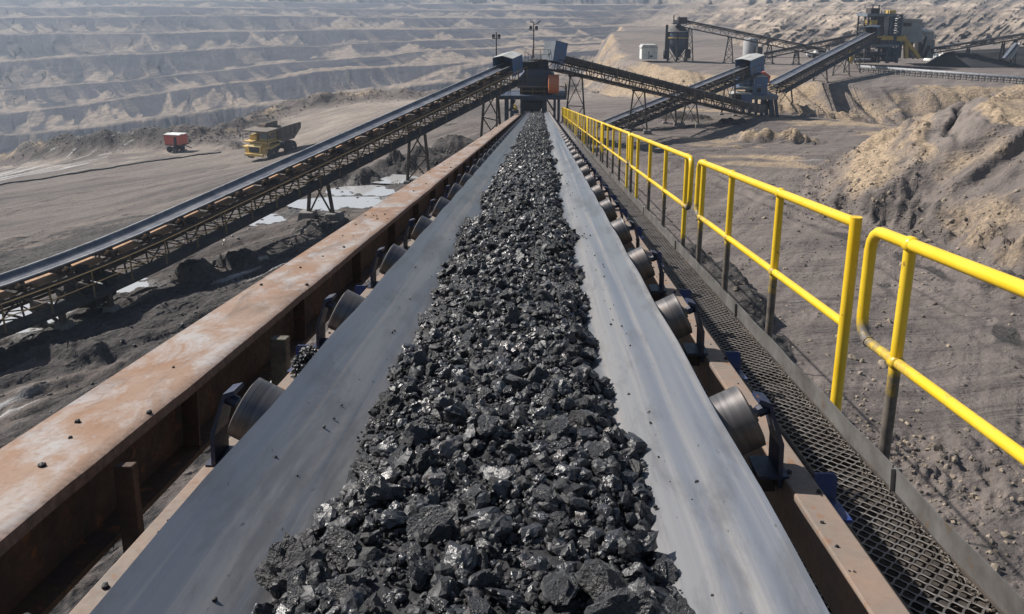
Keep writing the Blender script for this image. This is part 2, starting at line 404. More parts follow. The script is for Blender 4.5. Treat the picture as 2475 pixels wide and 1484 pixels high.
    face = sstep(-1, 1.5, d) * sstep(9, 6.5, d)
    z = z * (1 - k) + zp * k + face * gul * .9
    tan = np.maximum(tan, face * (.45 + .9 * fbm(x * .05, y * .05, 3, 109) + .55 * np.abs(gul)))
    dark = dark * (1 - np.clip(k * 1.5, 0, 1)); pale = pale * (1 - k) + .45 * k * sstep(.05, .3, n1 + .2 + tr)
    # long dark flat on the plateau
    # big spoil bank on the right
    d = dist_poly(x, y, MND, True) + .9 * fbm(x * .1, y * .1, 3, 111) + .6 * fbm(x * .5, y * .5, 3, 113)
    dl = -dist_poly(x, y, [(13, 40), (15, 43.5), (17.5, 50), (21, 56), (26, 64), (36, 72)]); df = np.abs(dist_poly(x, y, [(30, 20), (26, 24), (20, 33), (18.2, 37.8), (16.2, 40), (15, 43.5)]))
    dl = np.abs(dl) + .8 * fbm(x * .2, y * .2, 3, 112)
    ga = -.43 * x + .90 * y; gu = .90 * x + .43 * y
    fr = sstep(-1.5, 2.0, dl - df)                       # 1 on the front face
    fl_ = np.abs(vnoise(ga * 1.15 + .8 * vnoise(gu * .3, ga * .25, 7), gu * .10, 117)) * 2
    fur = (1 - fl_) ** 1.5 - .5
    k = np.clip(d / 8.5, 0, 1); prof = k * .6 + .4 * sstep(0, 1, k)
    fm = sstep(.8, 2.0, d) * sstep(10, 7.5, d)
    cut = .95 * sstep(.3, 1.3, d + .9 * n3 + .6 * n2) * fr
    h = 4.9 * prof + cut * (1 - k) + fr * sstep(1.4, 2.2, d) * sstep(10, 7.5, d) * fur * .85 + (1 - fr) * fm * .40 * fbm(dl * 1.1, ga * .35, 4, 118)
    lump = .38 * fbm(x * .9, y * .9, 5, 119, .62)
    b_rub = np.clip(np.exp(-((dl - .6) / 1.1) ** 2) + np.exp(-((dl - 4.6) / .9) ** 2) + np.exp(-((d - 9.2) / .7) ** 2), 0, 1)
    h = h + (d > 0) * b_rub * (lump + .25 * np.abs(n3)) * 1.2 + fr * sstep(0, .6, d) * sstep(3.2, 1.2, d) * lump
    crack = np.exp(-((dl - 6.9 - .8 * n2) / .28) ** 2) * sstep(.0, .3, fbm(ga * .2, dl * .1, 2, 122) + .25)
    h = h - .55 * crack * (1 - fr) * (d > 1)
    z = z + h + sstep(8, 10, d) * (.6 * fbm(x * .12, y * .12, 4, 121) + .25 * fbm(x * .6, y * .6, 4, 123))
    tm = sstep(-.5, .6, d)
    band = np.exp(-((dl - 2.7) / 1.1) ** 2) * 1.15 + .35 * b_rub + .55 * np.exp(-((dl - 5.4) / .5) ** 2)
    tb = (1 - fr) * band + fr * (.32 + .5 * fbm(ga * .2, gu * .3, 3, 124)) + sstep(8, 10, d) * (.55 + .5 * fbm(x * .1, y * .15, 3, 127))
    tan = np.where(tm > .01, tm * np.clip(tb, 0, 1.1), tan)
    dark = np.where(tm > .01, tm * (fr * sstep(2.6, .5, d) * (.42 + .7 * n2) + .8 * crack * (1 - fr)), dark)
    pale = pale * (1 - tm) + tm * (1 - fr) * .5 * np.exp(-((dl - 6.8) / 1.5) ** 2)
    rough += fm
    # yellowish spill patches on the floor
    tan = np.maximum(tan, .75 * sstep(.15, .5, fbm(x * .07 + 5, y * .16, 3, 141)) * sstep(8, 14, x) * (d < 0) * (y > 45) * (y < 95))
    # puddles: press the ground down to a level with a soft noisy rim
    for i, (q, rx, ry) in enumerate(PUDS):
        c = at(*q); zc = PUDZ[i] if PUDZ else None
        if zc is None: continue
        r = np.sqrt(((x - c.x) / rx) ** 2 + ((y - c.y) / ry) ** 2) * (1 + .9 * fbm(x * .8 + i, y * .8, 4, 151 + i, .6))
        m = sstep(1.9, .85, r)
        tgt = zc - .07 + .11 * sstep(.7, 1.5, r) + .10 * np.clip(fbm(x * 2.2, y * 2.2, 3, 171 + i) + .0, 0, 1)
        z = z * (1 - m) + tgt * m; wet = np.maximum(wet, sstep(2.0, .9, r)); dark = np.maximum(dark * (1 - .6 * m) + .28 * m, .85 * sstep(2.5, 1.6, r) * sstep(.55, .95, r))
    return z, dark, tan, pale, wet, rough
PUDZ = []
def on_ground(u, v, y0=15, y1=170):
    Ys = np.linspace(y0, y1, 3000); d = ray(u, v); X = d[0] / d[1] * Ys; Z = d[2] / d[1] * Ys
    G = ground_fields(X, Ys)[0]; k = np.argmax(Z <= G); return Vector((X[k], Ys[k], G[k]))
def _pudz():
    out = []
    for (q, rx, ry) in PUDS:
        c = at(*q); a = np.linspace(0, 6.28, 9)
        X = np.concatenate([[c.x], c.x + rx * .7 * np.cos(a)]); Y = np.concatenate([[c.y], c.y + ry * .7 * np.sin(a)])
        out.append(float(np.mean(ground_fields(X, Y)[0])))
    return out
PUDZ = _pudz()
def gz(x, y):
    return float(ground_fields(np.array([float(x)]), np.array([float(y)]))[0][0])
def add_attr(me, name, arr):
    a = me.attributes.new(name, 'FLOAT', 'POINT'); a.data.foreach_set('value', np.clip(arr, 0, 1).astype(np.float32).ravel())
def grid_faces(nr, ncol):
    i = np.arange((nr - 1) * (ncol - 1)); r_ = i // (ncol - 1); c_ = i % (ncol - 1)
    a = r_ * ncol + c_
    return np.stack([a, a + 1, a + ncol + 1, a + ncol], 1)
def build_ground():
    tans = np.concatenate([np.linspace(-3.2, -.80, 70)[:-1], np.linspace(-.80, .80, 760), np.linspace(.80, 3.2, 70)[1:]])
    Ys = np.concatenate([np.linspace(4, 13, 40)[:-1], 13 * (330 / 13.) ** np.linspace(0, 1, 640)])
    T, Y = np.meshgrid(tans, Ys); X = T * (Y + 6) ; 
    z, dark, tan, pale, wet, rough = ground_fields(X, Y)
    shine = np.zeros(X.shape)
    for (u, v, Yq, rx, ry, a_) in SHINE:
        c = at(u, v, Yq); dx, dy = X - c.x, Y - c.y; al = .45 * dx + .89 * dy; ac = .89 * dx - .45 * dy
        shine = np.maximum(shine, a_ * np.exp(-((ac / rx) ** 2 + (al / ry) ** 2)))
    V = np.stack([X, Y, z], -1).reshape(-1, 3)
    F = grid_faces(len(Ys), len(tans))
    nb = len(V)
    V = np.vstack([V, [[-400, -60, -11.3], [400, -60, -11.3], [400, 4.2, -11.3], [-400, 4.2, -11.3]]])
    F = F.tolist() + [(nb, nb + 1, nb + 2, nb + 3)]
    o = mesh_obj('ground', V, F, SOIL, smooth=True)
    pad = lambda a: np.concatenate([a.ravel(), np.zeros(4)])
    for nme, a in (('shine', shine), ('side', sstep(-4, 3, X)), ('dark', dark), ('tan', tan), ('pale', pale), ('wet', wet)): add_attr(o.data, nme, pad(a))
    tag(o, kind='structure'); return o
build_ground()
def water():
    m, nt, b = new_mat('sky_glare_water')
    b.inputs['Base Color'].default_value = (0.40, 0.40, 0.405, 1); b.inputs['Roughness'].default_value = 0.10  # pale base colour stands in for sky glare on the puddles
    b.inputs['IOR'].default_value = 1.7; b.inputs['Specular IOR Level'].default_value = 1.0
    v = coord(nt); bump(nt, b, noise(nt, v, 3.0, 4), 0.06, 0.02)
    for i, (q, rx, ry) in enumerate(PUDS):
        c = at(*q); n = 40
        vs = [(c.x, c.y, PUDZ[i])] + [(c.x + 1.7 * rx * math.cos(6.2832 * k / n), c.y + 1.7 * ry * math.sin(6.2832 * k / n), PUDZ[i]) for k in range(n)]
        o = mesh_obj('puddle', vs, [(0, k + 1, (k + 1) % n + 1) for k in range(n)], m); tag(o, kind='structure')
water()

# ------------------------------------------------------------------ the terraced far wall of the pit
def wall_material():
    m, nt, b = new_mat('pit_wall')
    v = coord(nt, (1, 1, .35)); va = coord(nt)
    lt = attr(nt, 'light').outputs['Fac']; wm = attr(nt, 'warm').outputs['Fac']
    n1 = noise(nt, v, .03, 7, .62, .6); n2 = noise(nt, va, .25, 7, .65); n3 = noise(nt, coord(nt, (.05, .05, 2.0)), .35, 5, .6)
    face = mixc(nt, ramp(nt, n1, [(0.3, 0.0), (0.7, 1.0)]), (0.015, 0.018, 0.030), (0.056, 0.052, 0.058))  # bench faces: sky-lit shade put into the colour as dark blue-grey
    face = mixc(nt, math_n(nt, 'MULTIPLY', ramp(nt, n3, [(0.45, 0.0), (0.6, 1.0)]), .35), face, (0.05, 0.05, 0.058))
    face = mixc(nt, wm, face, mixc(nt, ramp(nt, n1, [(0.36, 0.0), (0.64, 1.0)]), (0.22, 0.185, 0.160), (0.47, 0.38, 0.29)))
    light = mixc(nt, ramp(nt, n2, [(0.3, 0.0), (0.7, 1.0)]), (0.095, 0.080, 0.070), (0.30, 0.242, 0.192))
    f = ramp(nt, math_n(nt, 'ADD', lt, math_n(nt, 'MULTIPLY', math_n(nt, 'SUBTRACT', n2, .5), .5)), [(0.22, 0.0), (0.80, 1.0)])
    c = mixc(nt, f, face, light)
    nt.links.new(c, b.inputs['Base Color']); b.inputs['Roughness'].default_value = .95; b.inputs['Specular IOR Level'].default_value = .1
    bump(nt, b, math_n(nt, 'ADD', n1, math_n(nt, 'MULTIPLY', n2, .3)), .8, 4.0)
    return m
def build_wall():
    U = [-900, 0, 400, 810, 1173, 1500, 1800, 2100, 2474, 3400]
    VL = [[440, 405, 385, 335, 262, 200, 121, 121, 121, 121],
          [350, 333, 285, 222, 188, 150, 107, 106, 104, 100],
          [295, 279, 219, 171, 150, 118, 94, 92, 90, 88],
          [240, 216, 183, 141, 117, 102, 84, 78, 70, 66],
          [160, 150, 126, 106, 93, 84, 72, 60, 46, 42],
          [88, 84, 79, 72, 67, 62, 52, 40, 27, 24],
          [46, 43, 38, 40, 43, 42, 36, 27, 19, 16],
          [16, 15, 18, 22, 25, 26, 23, 15, 8, 6],
          [-6, -4, 2, 7, 11, 13, 12, 4, -5, -8],
          [-60, -55, -45, -40, -36, -36, -40, -50, -60, -60]]
    DW = [330, 330, 330, 335, 320, 262, 178, 176, 176, 180]
    RAT = [1, 1.09, 1.22, 1.37, 1.56, 1.80, 2.08, 2.4, 2.8, 3.3]
    FL = [0, .017, .022, .018, .022, .022, .03, .04, .06, 0]      # depth of the flat behind each edge
    us = np.concatenate([np.linspace(-900, -60, 110)[:-1], np.linspace(-60, 2540, 1250), np.linspace(2540, 3400, 110)[1:]])
    dw = np.interp(us, U, DW)
    def curve(k, back):
        v = np.interp(us, U, VL[k])
        sm = np.ones(91) / 91; v = np.convolve(np.pad(v, 45, 'edge'), sm, 'valid')
        v = v + 9 * fbm(us / 330. + .55 * k, us * 0 + .4 * k, 3, 190) * min(1, k * .6) * (1 - .6 * k / 9)
        amp = [18, 10, 8, 8, 7, 5, 4, 3, 3, 1][k]
        v = v + amp * .8 * fbm(us / 130. + 7 * k, us * 0 + k, 3, 200 + k, .45) + .9 * fbm(us / 14. + 7 * k, us * 0 + k, 3, 210 + k, .6)
        D = dw * RAT[k] * (1 + .02 * fbm(us / 90., us * 0 + 3 * k, 4, 230 + k))
        return v, D
    rows = []; lights = []
    NF = 16
    crest = []
    for k in range(len(VL)):
        v, D = curve(k, 0)
        P = np.array([np.array(at(a, b_, c_)) for a, b_, c_ in zip(us, v, D)])
        crest.append((P, D))
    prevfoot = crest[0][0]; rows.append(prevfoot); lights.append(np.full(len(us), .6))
    for k in range(1, len(VL)):
        C, D = crest[k]
        # talus strength along the wall for this face
        tal = sstep(.02, .30, fbm(us / 55. + 31 * k, us * 0 + 9 * k, 4, 300 + k, .6) + .06)
        tal2 = sstep(.05, .25, fbm(us / 22. + 13 * k, us * 0 + 4 * k, 3, 330 + k, .6))
        for j in range(1, NF + 1):
            t = j / NF
            steep = t ** 1.0
            P = prevfoot * (1 - steep) + C * steep
            # profile: talus apron below, cliff above
            sag = (C[:, 2] - prevfoot[:, 2]) * (.16 * math.sin(math.pi * t))
            P = P.copy()
            gx = us / 16.
            gully = fbm(gx + .35 * t * 3 + 50 * k, us * 0 + .5 * t + 2 * k, 4, 350 + k, .6)
            amp = (C[:, 2] - prevfoot[:, 2]) * .9 * math.sin(math.pi * min(1, t * 1.02)) 
            P[:, 1] += gully * amp * 1.1 * (D / 330.); P[:, 2] += -sag * (1 - .8 * tal) + gully * amp * .10
            rows.append(P)
            fan = fbm(us / 40. - t * .9 + 31 * k + gully * .12, us * 0 + 9 * k + t * .25, 4, 500 + k, .62)
            fan2 = fbm(us / 14. - t * 1.8 + 11 * k, us * 0 + 5 * k + t * .5, 3, 530 + k, .6)
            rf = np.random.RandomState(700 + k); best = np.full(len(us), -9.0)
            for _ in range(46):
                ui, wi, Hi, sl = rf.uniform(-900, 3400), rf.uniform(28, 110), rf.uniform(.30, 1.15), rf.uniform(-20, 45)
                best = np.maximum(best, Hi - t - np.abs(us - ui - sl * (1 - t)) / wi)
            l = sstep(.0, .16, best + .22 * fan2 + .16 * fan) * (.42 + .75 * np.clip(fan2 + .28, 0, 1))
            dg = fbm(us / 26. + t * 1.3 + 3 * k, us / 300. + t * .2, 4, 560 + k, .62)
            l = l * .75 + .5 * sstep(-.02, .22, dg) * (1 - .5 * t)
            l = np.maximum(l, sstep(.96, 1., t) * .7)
            wr = sstep(1480, 1800, us)
            P[:, 2] += wr * math.sin(math.pi * t) * (1.5 * fbm(us / 34. + t * 1.6 + 5 * k, us / 260. + .4 * t, 4, 580 + k, .6)) * (D / 300.)
            P[:, 2] += (1 - wr) * math.sin(math.pi * t) * .5 * dg
            lights.append(l)
        if FL[k]:
            B = C.copy(); s = 1 + FL[k] * np.clip(1 + 2.2 * fbm(us / 90. + 5 * k, us * 0, 3, 380 + k), .15, 2.2)
            B[:, 0] *= s; B[:, 1] *= s; B[:, 2] += .4
            M = (C + B) / 2; M[:, 2] += .3 * fbm(us / 9., us * 0, 3, 390 + k)
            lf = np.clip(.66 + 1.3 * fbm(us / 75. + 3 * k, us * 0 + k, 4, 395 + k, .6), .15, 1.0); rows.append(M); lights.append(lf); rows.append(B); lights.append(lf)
            prevfoot = B
        else: prevfoot = C
    V = np.stack(rows); n = len(us)
    # diagonal runnels down the nearer, gentler slopes on the right and across the faces
    q = V @ _RM; pu = 1237 + FPX * q[..., 0] / -q[..., 2]; pv = V0 - FPX * q[..., 1] / -q[..., 2]
    run = fbm((pu + 1.5 * pv) / 30., pv / 45., 5, 600, .6); run2 = fbm((pu + 1.2 * pv) / 120. + 4, pv / 60., 4, 620, .6)
    wrr = sstep(1430, 1750, us)[None]
    V[..., 2] += wrr * (run * 1.1 + run2 * 1.2) * np.clip((np.arange(len(V))[:, None] - 3) / 6., 0, 1)
    V[..., 1] -= wrr * run * 3.0 * np.clip((np.arange(len(V))[:, None] - 3) / 6., 0, 1)
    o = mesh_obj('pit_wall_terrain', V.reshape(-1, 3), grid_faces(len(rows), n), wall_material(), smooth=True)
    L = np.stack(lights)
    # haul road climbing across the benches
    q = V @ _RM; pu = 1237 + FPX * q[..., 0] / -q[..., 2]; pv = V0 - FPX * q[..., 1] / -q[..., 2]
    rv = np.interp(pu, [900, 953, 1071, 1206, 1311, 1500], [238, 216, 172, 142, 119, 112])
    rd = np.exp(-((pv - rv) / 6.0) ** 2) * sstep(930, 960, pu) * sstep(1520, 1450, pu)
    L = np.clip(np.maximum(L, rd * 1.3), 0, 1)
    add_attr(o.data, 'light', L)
    warm = np.tile(sstep(1450, 1850, us)[None] , (len(rows), 1)); t = np.linspace(0, 1, len(rows))[:, None]
    warm = np.tile(sstep(1380, 1750, us)[None], (len(rows), 1)) * np.clip(.62 + 1.6 * run + .9 * run2, .1, 1) * (1 - .55 * sstep(60, 20, pv) * sstep(1900, 1600, pu))
    add_attr(o.data, 'warm', warm)
    tag(o, kind='structure')
build_wall()
# ================================================================== MAIN BELT CONVEYOR
S = R(6.83)
EX = Vector((1, 0, 0)); DV = Vector((0, math.cos(S), -math.sin(S))); NV = Vector((0, math.sin(S), math.cos(S)))
def B(X, t, d): return EX * X + DV * t - NV * d
TE = 62.0                      # where the belt runs into the transfer station
XC = -0.14
rng = random.Random(7)
M_rubber = None
def coord_belt(nt, sc_):
    c1 = coord(nt, (1, 1, 1), (S, 0, 0)); mp = nt.nodes.new('ShaderNodeMapping'); mp.inputs['Scale'].default_value = sc_
    nt.links.new(c1, mp.inputs[0]); return mp.outputs[0]
def belt_material(name, gain=1.0, vert=False):
    m, nt, b = new_mat(name)
    v = coord_belt(nt, (20, .12, 4)); v2 = coord_belt(nt, (7, .08, 2)); v3 = coord_belt(nt, (90, .9, 20)); va = coord(nt)
    a = noise(nt, v, 1, 5, .6, .1); c_ = noise(nt, v2, 1, 3, .5, .1); d_ = noise(nt, v3, 1, 3, .6)
    col = mixc(nt, ramp(nt, c_, [(0.32, 0.0), (0.68, 1.0)]), tuple(x * gain for x in (0.075, 0.090, 0.120)), tuple(x * gain for x in (0.172, 0.173, 0.180)))
    col = mixc(nt, math_n(nt, 'MULTIPLY', ramp(nt, a, [(0.5, 0.0), (0.72, 1.0)]), .6), col, tuple(x * gain for x in (0.27, 0.245, 0.22)))
    col = mixc(nt, math_n(nt, 'MULTIPLY', ramp(nt, d_, [(0.3, 1.0), (0.48, 0.0)]), .3), col, (0.10, 0.105, 0.12))
    sp = noise(nt, coord(nt, (60, 22, 60)), 1, 3, .6); du = noise(nt, coord_belt(nt, (9, 1.6, 3)), 1, 6, .7, .3)
    col = mixc(nt, math_n(nt, 'MULTIPLY', ramp(nt, du, [(0.48, 0.0), (0.62, 1.0)]), .5), col, (0.055, 0.055, 0.06))
    col = mixc(nt, ramp(nt, sp, [(0.69, 0.0), (0.74, .8)]), col, (0.03, 0.03, 0.033))
    nt.links.new(col, b.inputs['Base Color'])
    nt.links.new(ramp(nt, a, [(0.3, .30), (0.7, .5)]), b.inputs['Roughness'])
    b.inputs['Specular IOR Level'].default_value = .45
    bump(nt, b, d_, .08, .003)
    return m
M_belt = belt_material('worn_rubber_belt')
M_belt_edge = dirty('belt_edge', (0.03, 0.03, 0.034), (0.12, 0.11, 0.11), .5, .7)
M_steel = dirty('worn_roller_steel', (0.22, 0.215, 0.21), (0.15, 0.105, 0.075), .45, .32, .85, 4.0, bstr=.05)
def roller_material():
    m, nt, b = new_mat('polished_roller')
    tc = nt.nodes.new('ShaderNodeTexCoord'); sep = nt.nodes.new('ShaderNodeSeparateXYZ'); nt.links.new(tc.outputs['Object'], sep.inputs[0])
    mp = nt.nodes.new('ShaderNodeMapping'); mp.inputs['Scale'].default_value = (1.5, 1.5, 45); nt.links.new(tc.outputs['Object'], mp.inputs[0])
    n = noise(nt, mp.outputs[0], 1, 3, .6); n2 = noise(nt, tc.outputs['Object'], 9, 4, .6)
    c = mixc(nt, ramp(nt, n, [(0.3, 0.0), (0.7, 1.0)]), (0.075, 0.070, 0.072), (0.20, 0.19, 0.19))
    c = mixc(nt, math_n(nt, 'MULTIPLY', ramp(nt, n2, [(0.45, 0.0), (0.65, 1.0)]), .6), c, (0.13, 0.105, 0.09))
    nt.links.new(c, b.inputs['Base Color']); b.inputs['Metallic'].default_value = .65
    nt.links.new(ramp(nt, n2, [(0.3, .34), (0.7, .55)]), b.inputs['Roughness'])
    bump(nt, b, n, .04, .001); return m
M_roll = roller_material()
M_blue_dark = dirty('dark_blue_paint', (0.012, 0.022, 0.060), (0.055, 0.05, 0.05), .45, .45, .0, 7, rust=(0.14, 0.07, 0.035))
M_blue = dirty('blue_paint', (0.015, 0.040, 0.17), (0.10, 0.095, 0.10), .45, .45, .0, 9)
M_tanframe = dirty('dusty_primer_steel', (0.24, 0.170, 0.130), (0.17, 0.148, 0.130), .6, .75, 0, 5, rust=(0.20, 0.10, 0.05))
M_dark = dirty('dark_grimy_steel', (0.030, 0.027, 0.027), (0.085, 0.068, 0.055), .4, .65, .1, 4)
def rust_material():
    m, nt, b = new_mat('bleached_rust')
    v = coord(nt, (1.6, .8, 1.6)); a = noise(nt, v, 1.3, 7, .62, .7); c_ = noise(nt, v, 3.1, 8, .7, .4); f = noise(nt, coord(nt), 38, 5, .65)
    col = mixc(nt, ramp(nt, a, [(0.36, 0.0), (0.62, 1.0)]), (0.23, 0.128, 0.074), (0.28, 0.205, 0.160))
    col = mixc(nt, ramp(nt, c_, [(0.47, 0.0), (0.62, .9)]), col, (0.33, 0.315, 0.31))
    col = mixc(nt, math_n(nt, 'MULTIPLY', ramp(nt, f, [(0.35, 1.0), (0.5, 0.0)]), .35), col, (0.16, 0.085, 0.05))
    col = mixc(nt, ramp(nt, f, [(0.71, 0.0), (0.75, .8)]), col, (0.05, 0.04, 0.04))
    gm = noise(nt, coord(nt, (3.2, .5, 3.2)), 1.4, 7, .7, .8)
    col = mixc(nt, math_n(nt, 'MULTIPLY', ramp(nt, gm, [(0.52, 0.0), (0.64, 1.0)]), .5), col, (0.085, 0.062, 0.050))
    ge = attr(nt, 'edge').outputs['Fac']
    col = mixc(nt, math_n(nt, 'MULTIPLY', ge, .85), col, mixc(nt, ramp(nt, f, [(0.35, 0.0), (0.65, 1.0)]), (0.07, 0.05, 0.042), (0.20, 0.13, 0.10)))
    nt.links.new(col, b.inputs['Base Color']); b.inputs['Roughness'].default_value = .62; b.inputs['Specular IOR Level'].default_value = .35
    bump(nt, b, f, .25, .004); return m
M_rust = rust_material()
M_rustdark = dirty('dark_rust', (0.085, 0.048, 0.030), (0.035, 0.028, 0.026), .5, .8, 0, 5, rust=(0.20, 0.085, 0.03))

mc = empty('belt_conveyor', B(XC, 3, 1.25), 'long grey rubber belt conveyor carrying coal away from the camera to the transfer station', 'conveyor')
# belt: troughed rubber sheet with thickness
def belt_profile():
    hw, wing, flat = .69, .46, .25
    pts = []
    for i in range(29):
        s = -1 + 2 * i / 28.0; x = s * hw
        ax = abs(x); z = 0 if ax < flat - .06 else None
        if z is None:
            q = (ax - (flat - .06)); z = q * q / .30 if q < .12 else .048 + (q - .12) * .50
        pts.append((x, z))
    top = pts[-1][1]
    return [(x, z - top) for x, z in pts]
bp = belt_profile()
ts = [0.2 + (TE - .2) * (i / 260.0) for i in range(261)]
def belt_d(x): return .95 - np.interp(x, [p[0] for p in bp], [p[1] for p in bp])
vs = []
for t in ts:
    sag = .006 * math.cos(t * 2 * math.pi / 1.22)
    for (x, z) in bp: vs.append(B(XC + x, t, .95 - z + sag * (abs(x) / .69)))
    for (x, z) in reversed(bp): vs.append(B(XC + x, t, .962 - z + sag * (abs(x) / .69)))
nn = 2 * len(bp); fs = []
for i in range(len(ts) - 1):
    for k in range(nn):
        l = (k + 1) % nn; fs.append((i * nn + k, i * nn + l, (i + 1) * nn + l, (i + 1) * nn + k))
o = mesh_obj('belt', [tuple(v) for v in vs], fs, M_belt, mc)
o.data.polygons.foreach_set('use_smooth', [True] * len(o.data.polygons)); o.data.set_sharp_from_angle(angle=R(40))
# stringers: channel sections along both sides
for sx, (xa, xb) in ((1, (.79, .885)), (-1, (-1.095, -1.0))):
    m = MB()
    P = lambda X, t, d: B(X, t, d)
    xi, xo = (xa, xb) if sx > 0 else (xb, xa)
    for t0 in np.arange(0.2, TE, 6.1):
        t1 = min(TE, t0 + 6.07)
        m.add([P(xi, t0, 1.20), P(xo, t0, 1.20), P(xo, t1, 1.20), P(xi, t1, 1.20), P(xi, t0, 1.36), P(xo, t0, 1.36), P(xo, t1, 1.36), P(xi, t1, 1.36)],
              [(0, 1, 2, 3), (4, 7, 6, 5), (0, 3, 7, 4), (1, 5, 6, 2), (0, 4, 5, 1), (3, 2, 6, 7)])
    m.obj('stringer', M_tanframe, mc, bevel=.006)
# lower cross beams and return deck seen through gaps
for t in np.arange(1.0, TE, 2.44): m = MB(); m.box(B(XC, t, 1.44), (2.0, .08, .10)); m.obj('cross_beam', M_dark, mc)
# return belt
m = MB(); m.add([B(-.78, .2, 1.62), B(.52, .2, 1.62), B(.52, TE, 1.62), B(-.78, TE, 1.62)], [(0, 1, 2, 3)])
m.add([B(-.78, .2, 1.632), B(.52, .2, 1.632), B(.52, TE, 1.632), B(-.78, TE, 1.632)], [(3, 2, 1, 0)])
m.obj('return_belt', M_belt, mc)
# idler stations
SP = 1.235; T0 = 1.26
WA = R(26.5)
def roller_mesh(sx):
    """wing roller in its own frame: axis z; returns object at world placement"""
    m = MB(); r = .102
    prof = [(.02, -.205), (.075, -.205), (.083, -.195), (r, -.190), (r, .190), (.083, .196), (.074, .197), (.072, .188), (.03, .186), (.028, .205), (.016, .206), (.016, .235)]
    m.lathe((0, 0, 0), prof, 36); return m
proto = {}
for sx in (1, -1):
    for i in range(50):
        t = T0 + i * SP
        # roller centre & axis (pointing outwards and up)
        ax = (EX * sx * math.cos(WA) + NV * math.sin(WA))
        c = B(XC + sx * .60, t, 1.012 + .089) + ax * .0
        c = B(XC + sx * .660, t, 1.098)
        q = Vector((0, 0, 1)).rotation_difference(ax)
        ang = rng.uniform(0, 6.28)
        q2 = q @ Matrix.Rotation(ang, 3, 'Z').to_quaternion()
        if sx not in proto:
            o = roller_mesh(sx).obj('idler_roller', M_roll, mc, auto=True, ) ; 
            me = o.data; proto[sx] = o
            # mesh was converted into parent space; undo
            A = np.array(world_m(mc)); V = np.array([v.co[:] for v in me.vertices]); V = V @ A[:3, :3].T + A[:3, 3]
            me.vertices.foreach_set('co', V.ravel()); me.update()
        else:
            o = bpy.data.objects.new('idler_roller', proto[sx].data); COL.objects.link(o); o.parent = mc
        o.location = c - Vector(mc.location); o.rotation_mode = 'QUATERNION'; o.rotation_quaternion = q2
        # bracket: bent plate from axle down to the stringer
        m = MB()
        e = c + ax * .215                       # axle end
        xo = XC + sx * .925
        prof = []
        def PP(X, d, tt): return B(X, tt, d)
        exX = e.x; eD = -(e - DV * t).dot(NV)
        path = [(exX - sx * .005, eD - .055), (exX + sx * .03, eD - .045), (xo + sx * .0, eD + .085), (xo, 1.235)]
        th = .014; w0 = .045
        outl = path
        for (a, b_) in zip(path[:-1], path[1:]):
            pass
        vs = []
        offs = [(-.0, th), (.0, th), (-sx * 0, th * 1.1), (0, 0)]
        inn = [(path[0][0] - sx * .004, path[0][1] + th), (path[1][0] - sx * .006, path[1][1] + th), (path[2][0] - sx * th, path[2][1] + .008), (path[3][0] - sx * th, path[3][1])]
        poly = path + inn[::-1]
        ws = [.040, .046, .058, .058]; wall = ws + ws[::-1]
        va = [B(p[0], t - q_, p[1]) for p, q_ in zip(poly, wall)]; vb = [B(p[0], t + q_, p[1]) for p, q_ in zip(poly, wall)]
        m.add(va + vb, [tuple(range(8)), tuple(range(15, 7, -1))] + [(k, k + 8, (k + 1) % 8 + 8, (k + 1) % 8) for k in range(8)])
        # axle nut
        m.cyl(e, e + ax * .035, .02, 8)
        if i < 30: m.box(B(xo - sx * .03, t, 1.192), (.10, .12, .012))
        m.obj('idler_bracket', M_blue_dark, mc)
        # bright blue clip plate bolted outside the stringer
        if i < 40 and not (sx < 0 and i < 2):
            m = MB(); X0 = (.888 if sx > 0 else -1.097)
            tt = t - .05
            yv = [B(X0, tt, 1.185), B(X0 + sx * .062, tt, 1.185), B(X0 + sx * .072, tt, 1.195), B(X0 + sx * .072, tt, 1.275), B(X0, tt, 1.27)]
            m.prism(yv, DV * .008)
            m.prism([B(X0 + sx * .0, tt, 1.27), B(X0 + sx * .075, tt, 1.27), B(X0 + sx * .075, tt, 1.28), B(X0, tt, 1.28)], DV * -.13)
            o = m.obj('mounting_clip', M_blue, mc)
# cross frame of each idler
    if sx > 0:
        for i in range(50):
            t = T0 + i * SP; m = MB(); m.box(B(XC, t + .03, 1.245), (1.84, .07, .05)); m.cyl(B(XC - .18, t, 1.235), B(XC + .18, t, 1.235), .045, 12); m.obj('idler_frame', M_dark, mc)
# grease lines / conduit beside the right stringer
m = MB()
pts = [B(1.150 + .010 * math.sin(i * 1.3), .6 + i * .5, 1.56 + .01 * math.sin(i * 2.1)) for i in range(120)]
m.tube(pts, .013, 6); m.obj('conduit', M_dark, mc, smooth=True)

# ------------------------------------------------------------------ rusty girder on the left
gd = empty('steel_girder', B(-1.57, 3, 1.45), 'long rusty box girder with bleached orange top running left of the belt', 'girder')
G0, G1 = -1.765, -1.405
m = MB()
nt_ = 300; tt = [0.1 + (TE - 1.5 - .1) * (k / nt_) ** 1.6 for k in range(nt_ + 1)]
vs = []; edge = []
for t in tt:
    w1 = .010 * vnoise(np.array(t * 2.2), np.array(0.5), 5) + .006 * vnoise(np.array(t * 9.), np.array(0.5), 6)
    w1 = float(w1); dz = .006 * float(vnoise(np.array(t * .9), np.array(3.), 8))
    row = [(G0, 1.150, 0.15), (G0 + .03, 1.150, 0), (G1 - .06, 1.150 + dz, 0), (G1 - .022, 1.152 + dz, .35), (G1 + w1, 1.158 + dz, 1), (G1 + w1, 1.198 + dz, 1), (G1 - .05, 1.20, 1), (G1 - .11, 1.202, 1), (G0 + .03, 1.202, 1), (G0, 1.202, 1)]
    for X, d, e_ in row: vs.append(B(X, t, d)); edge.append(e_)
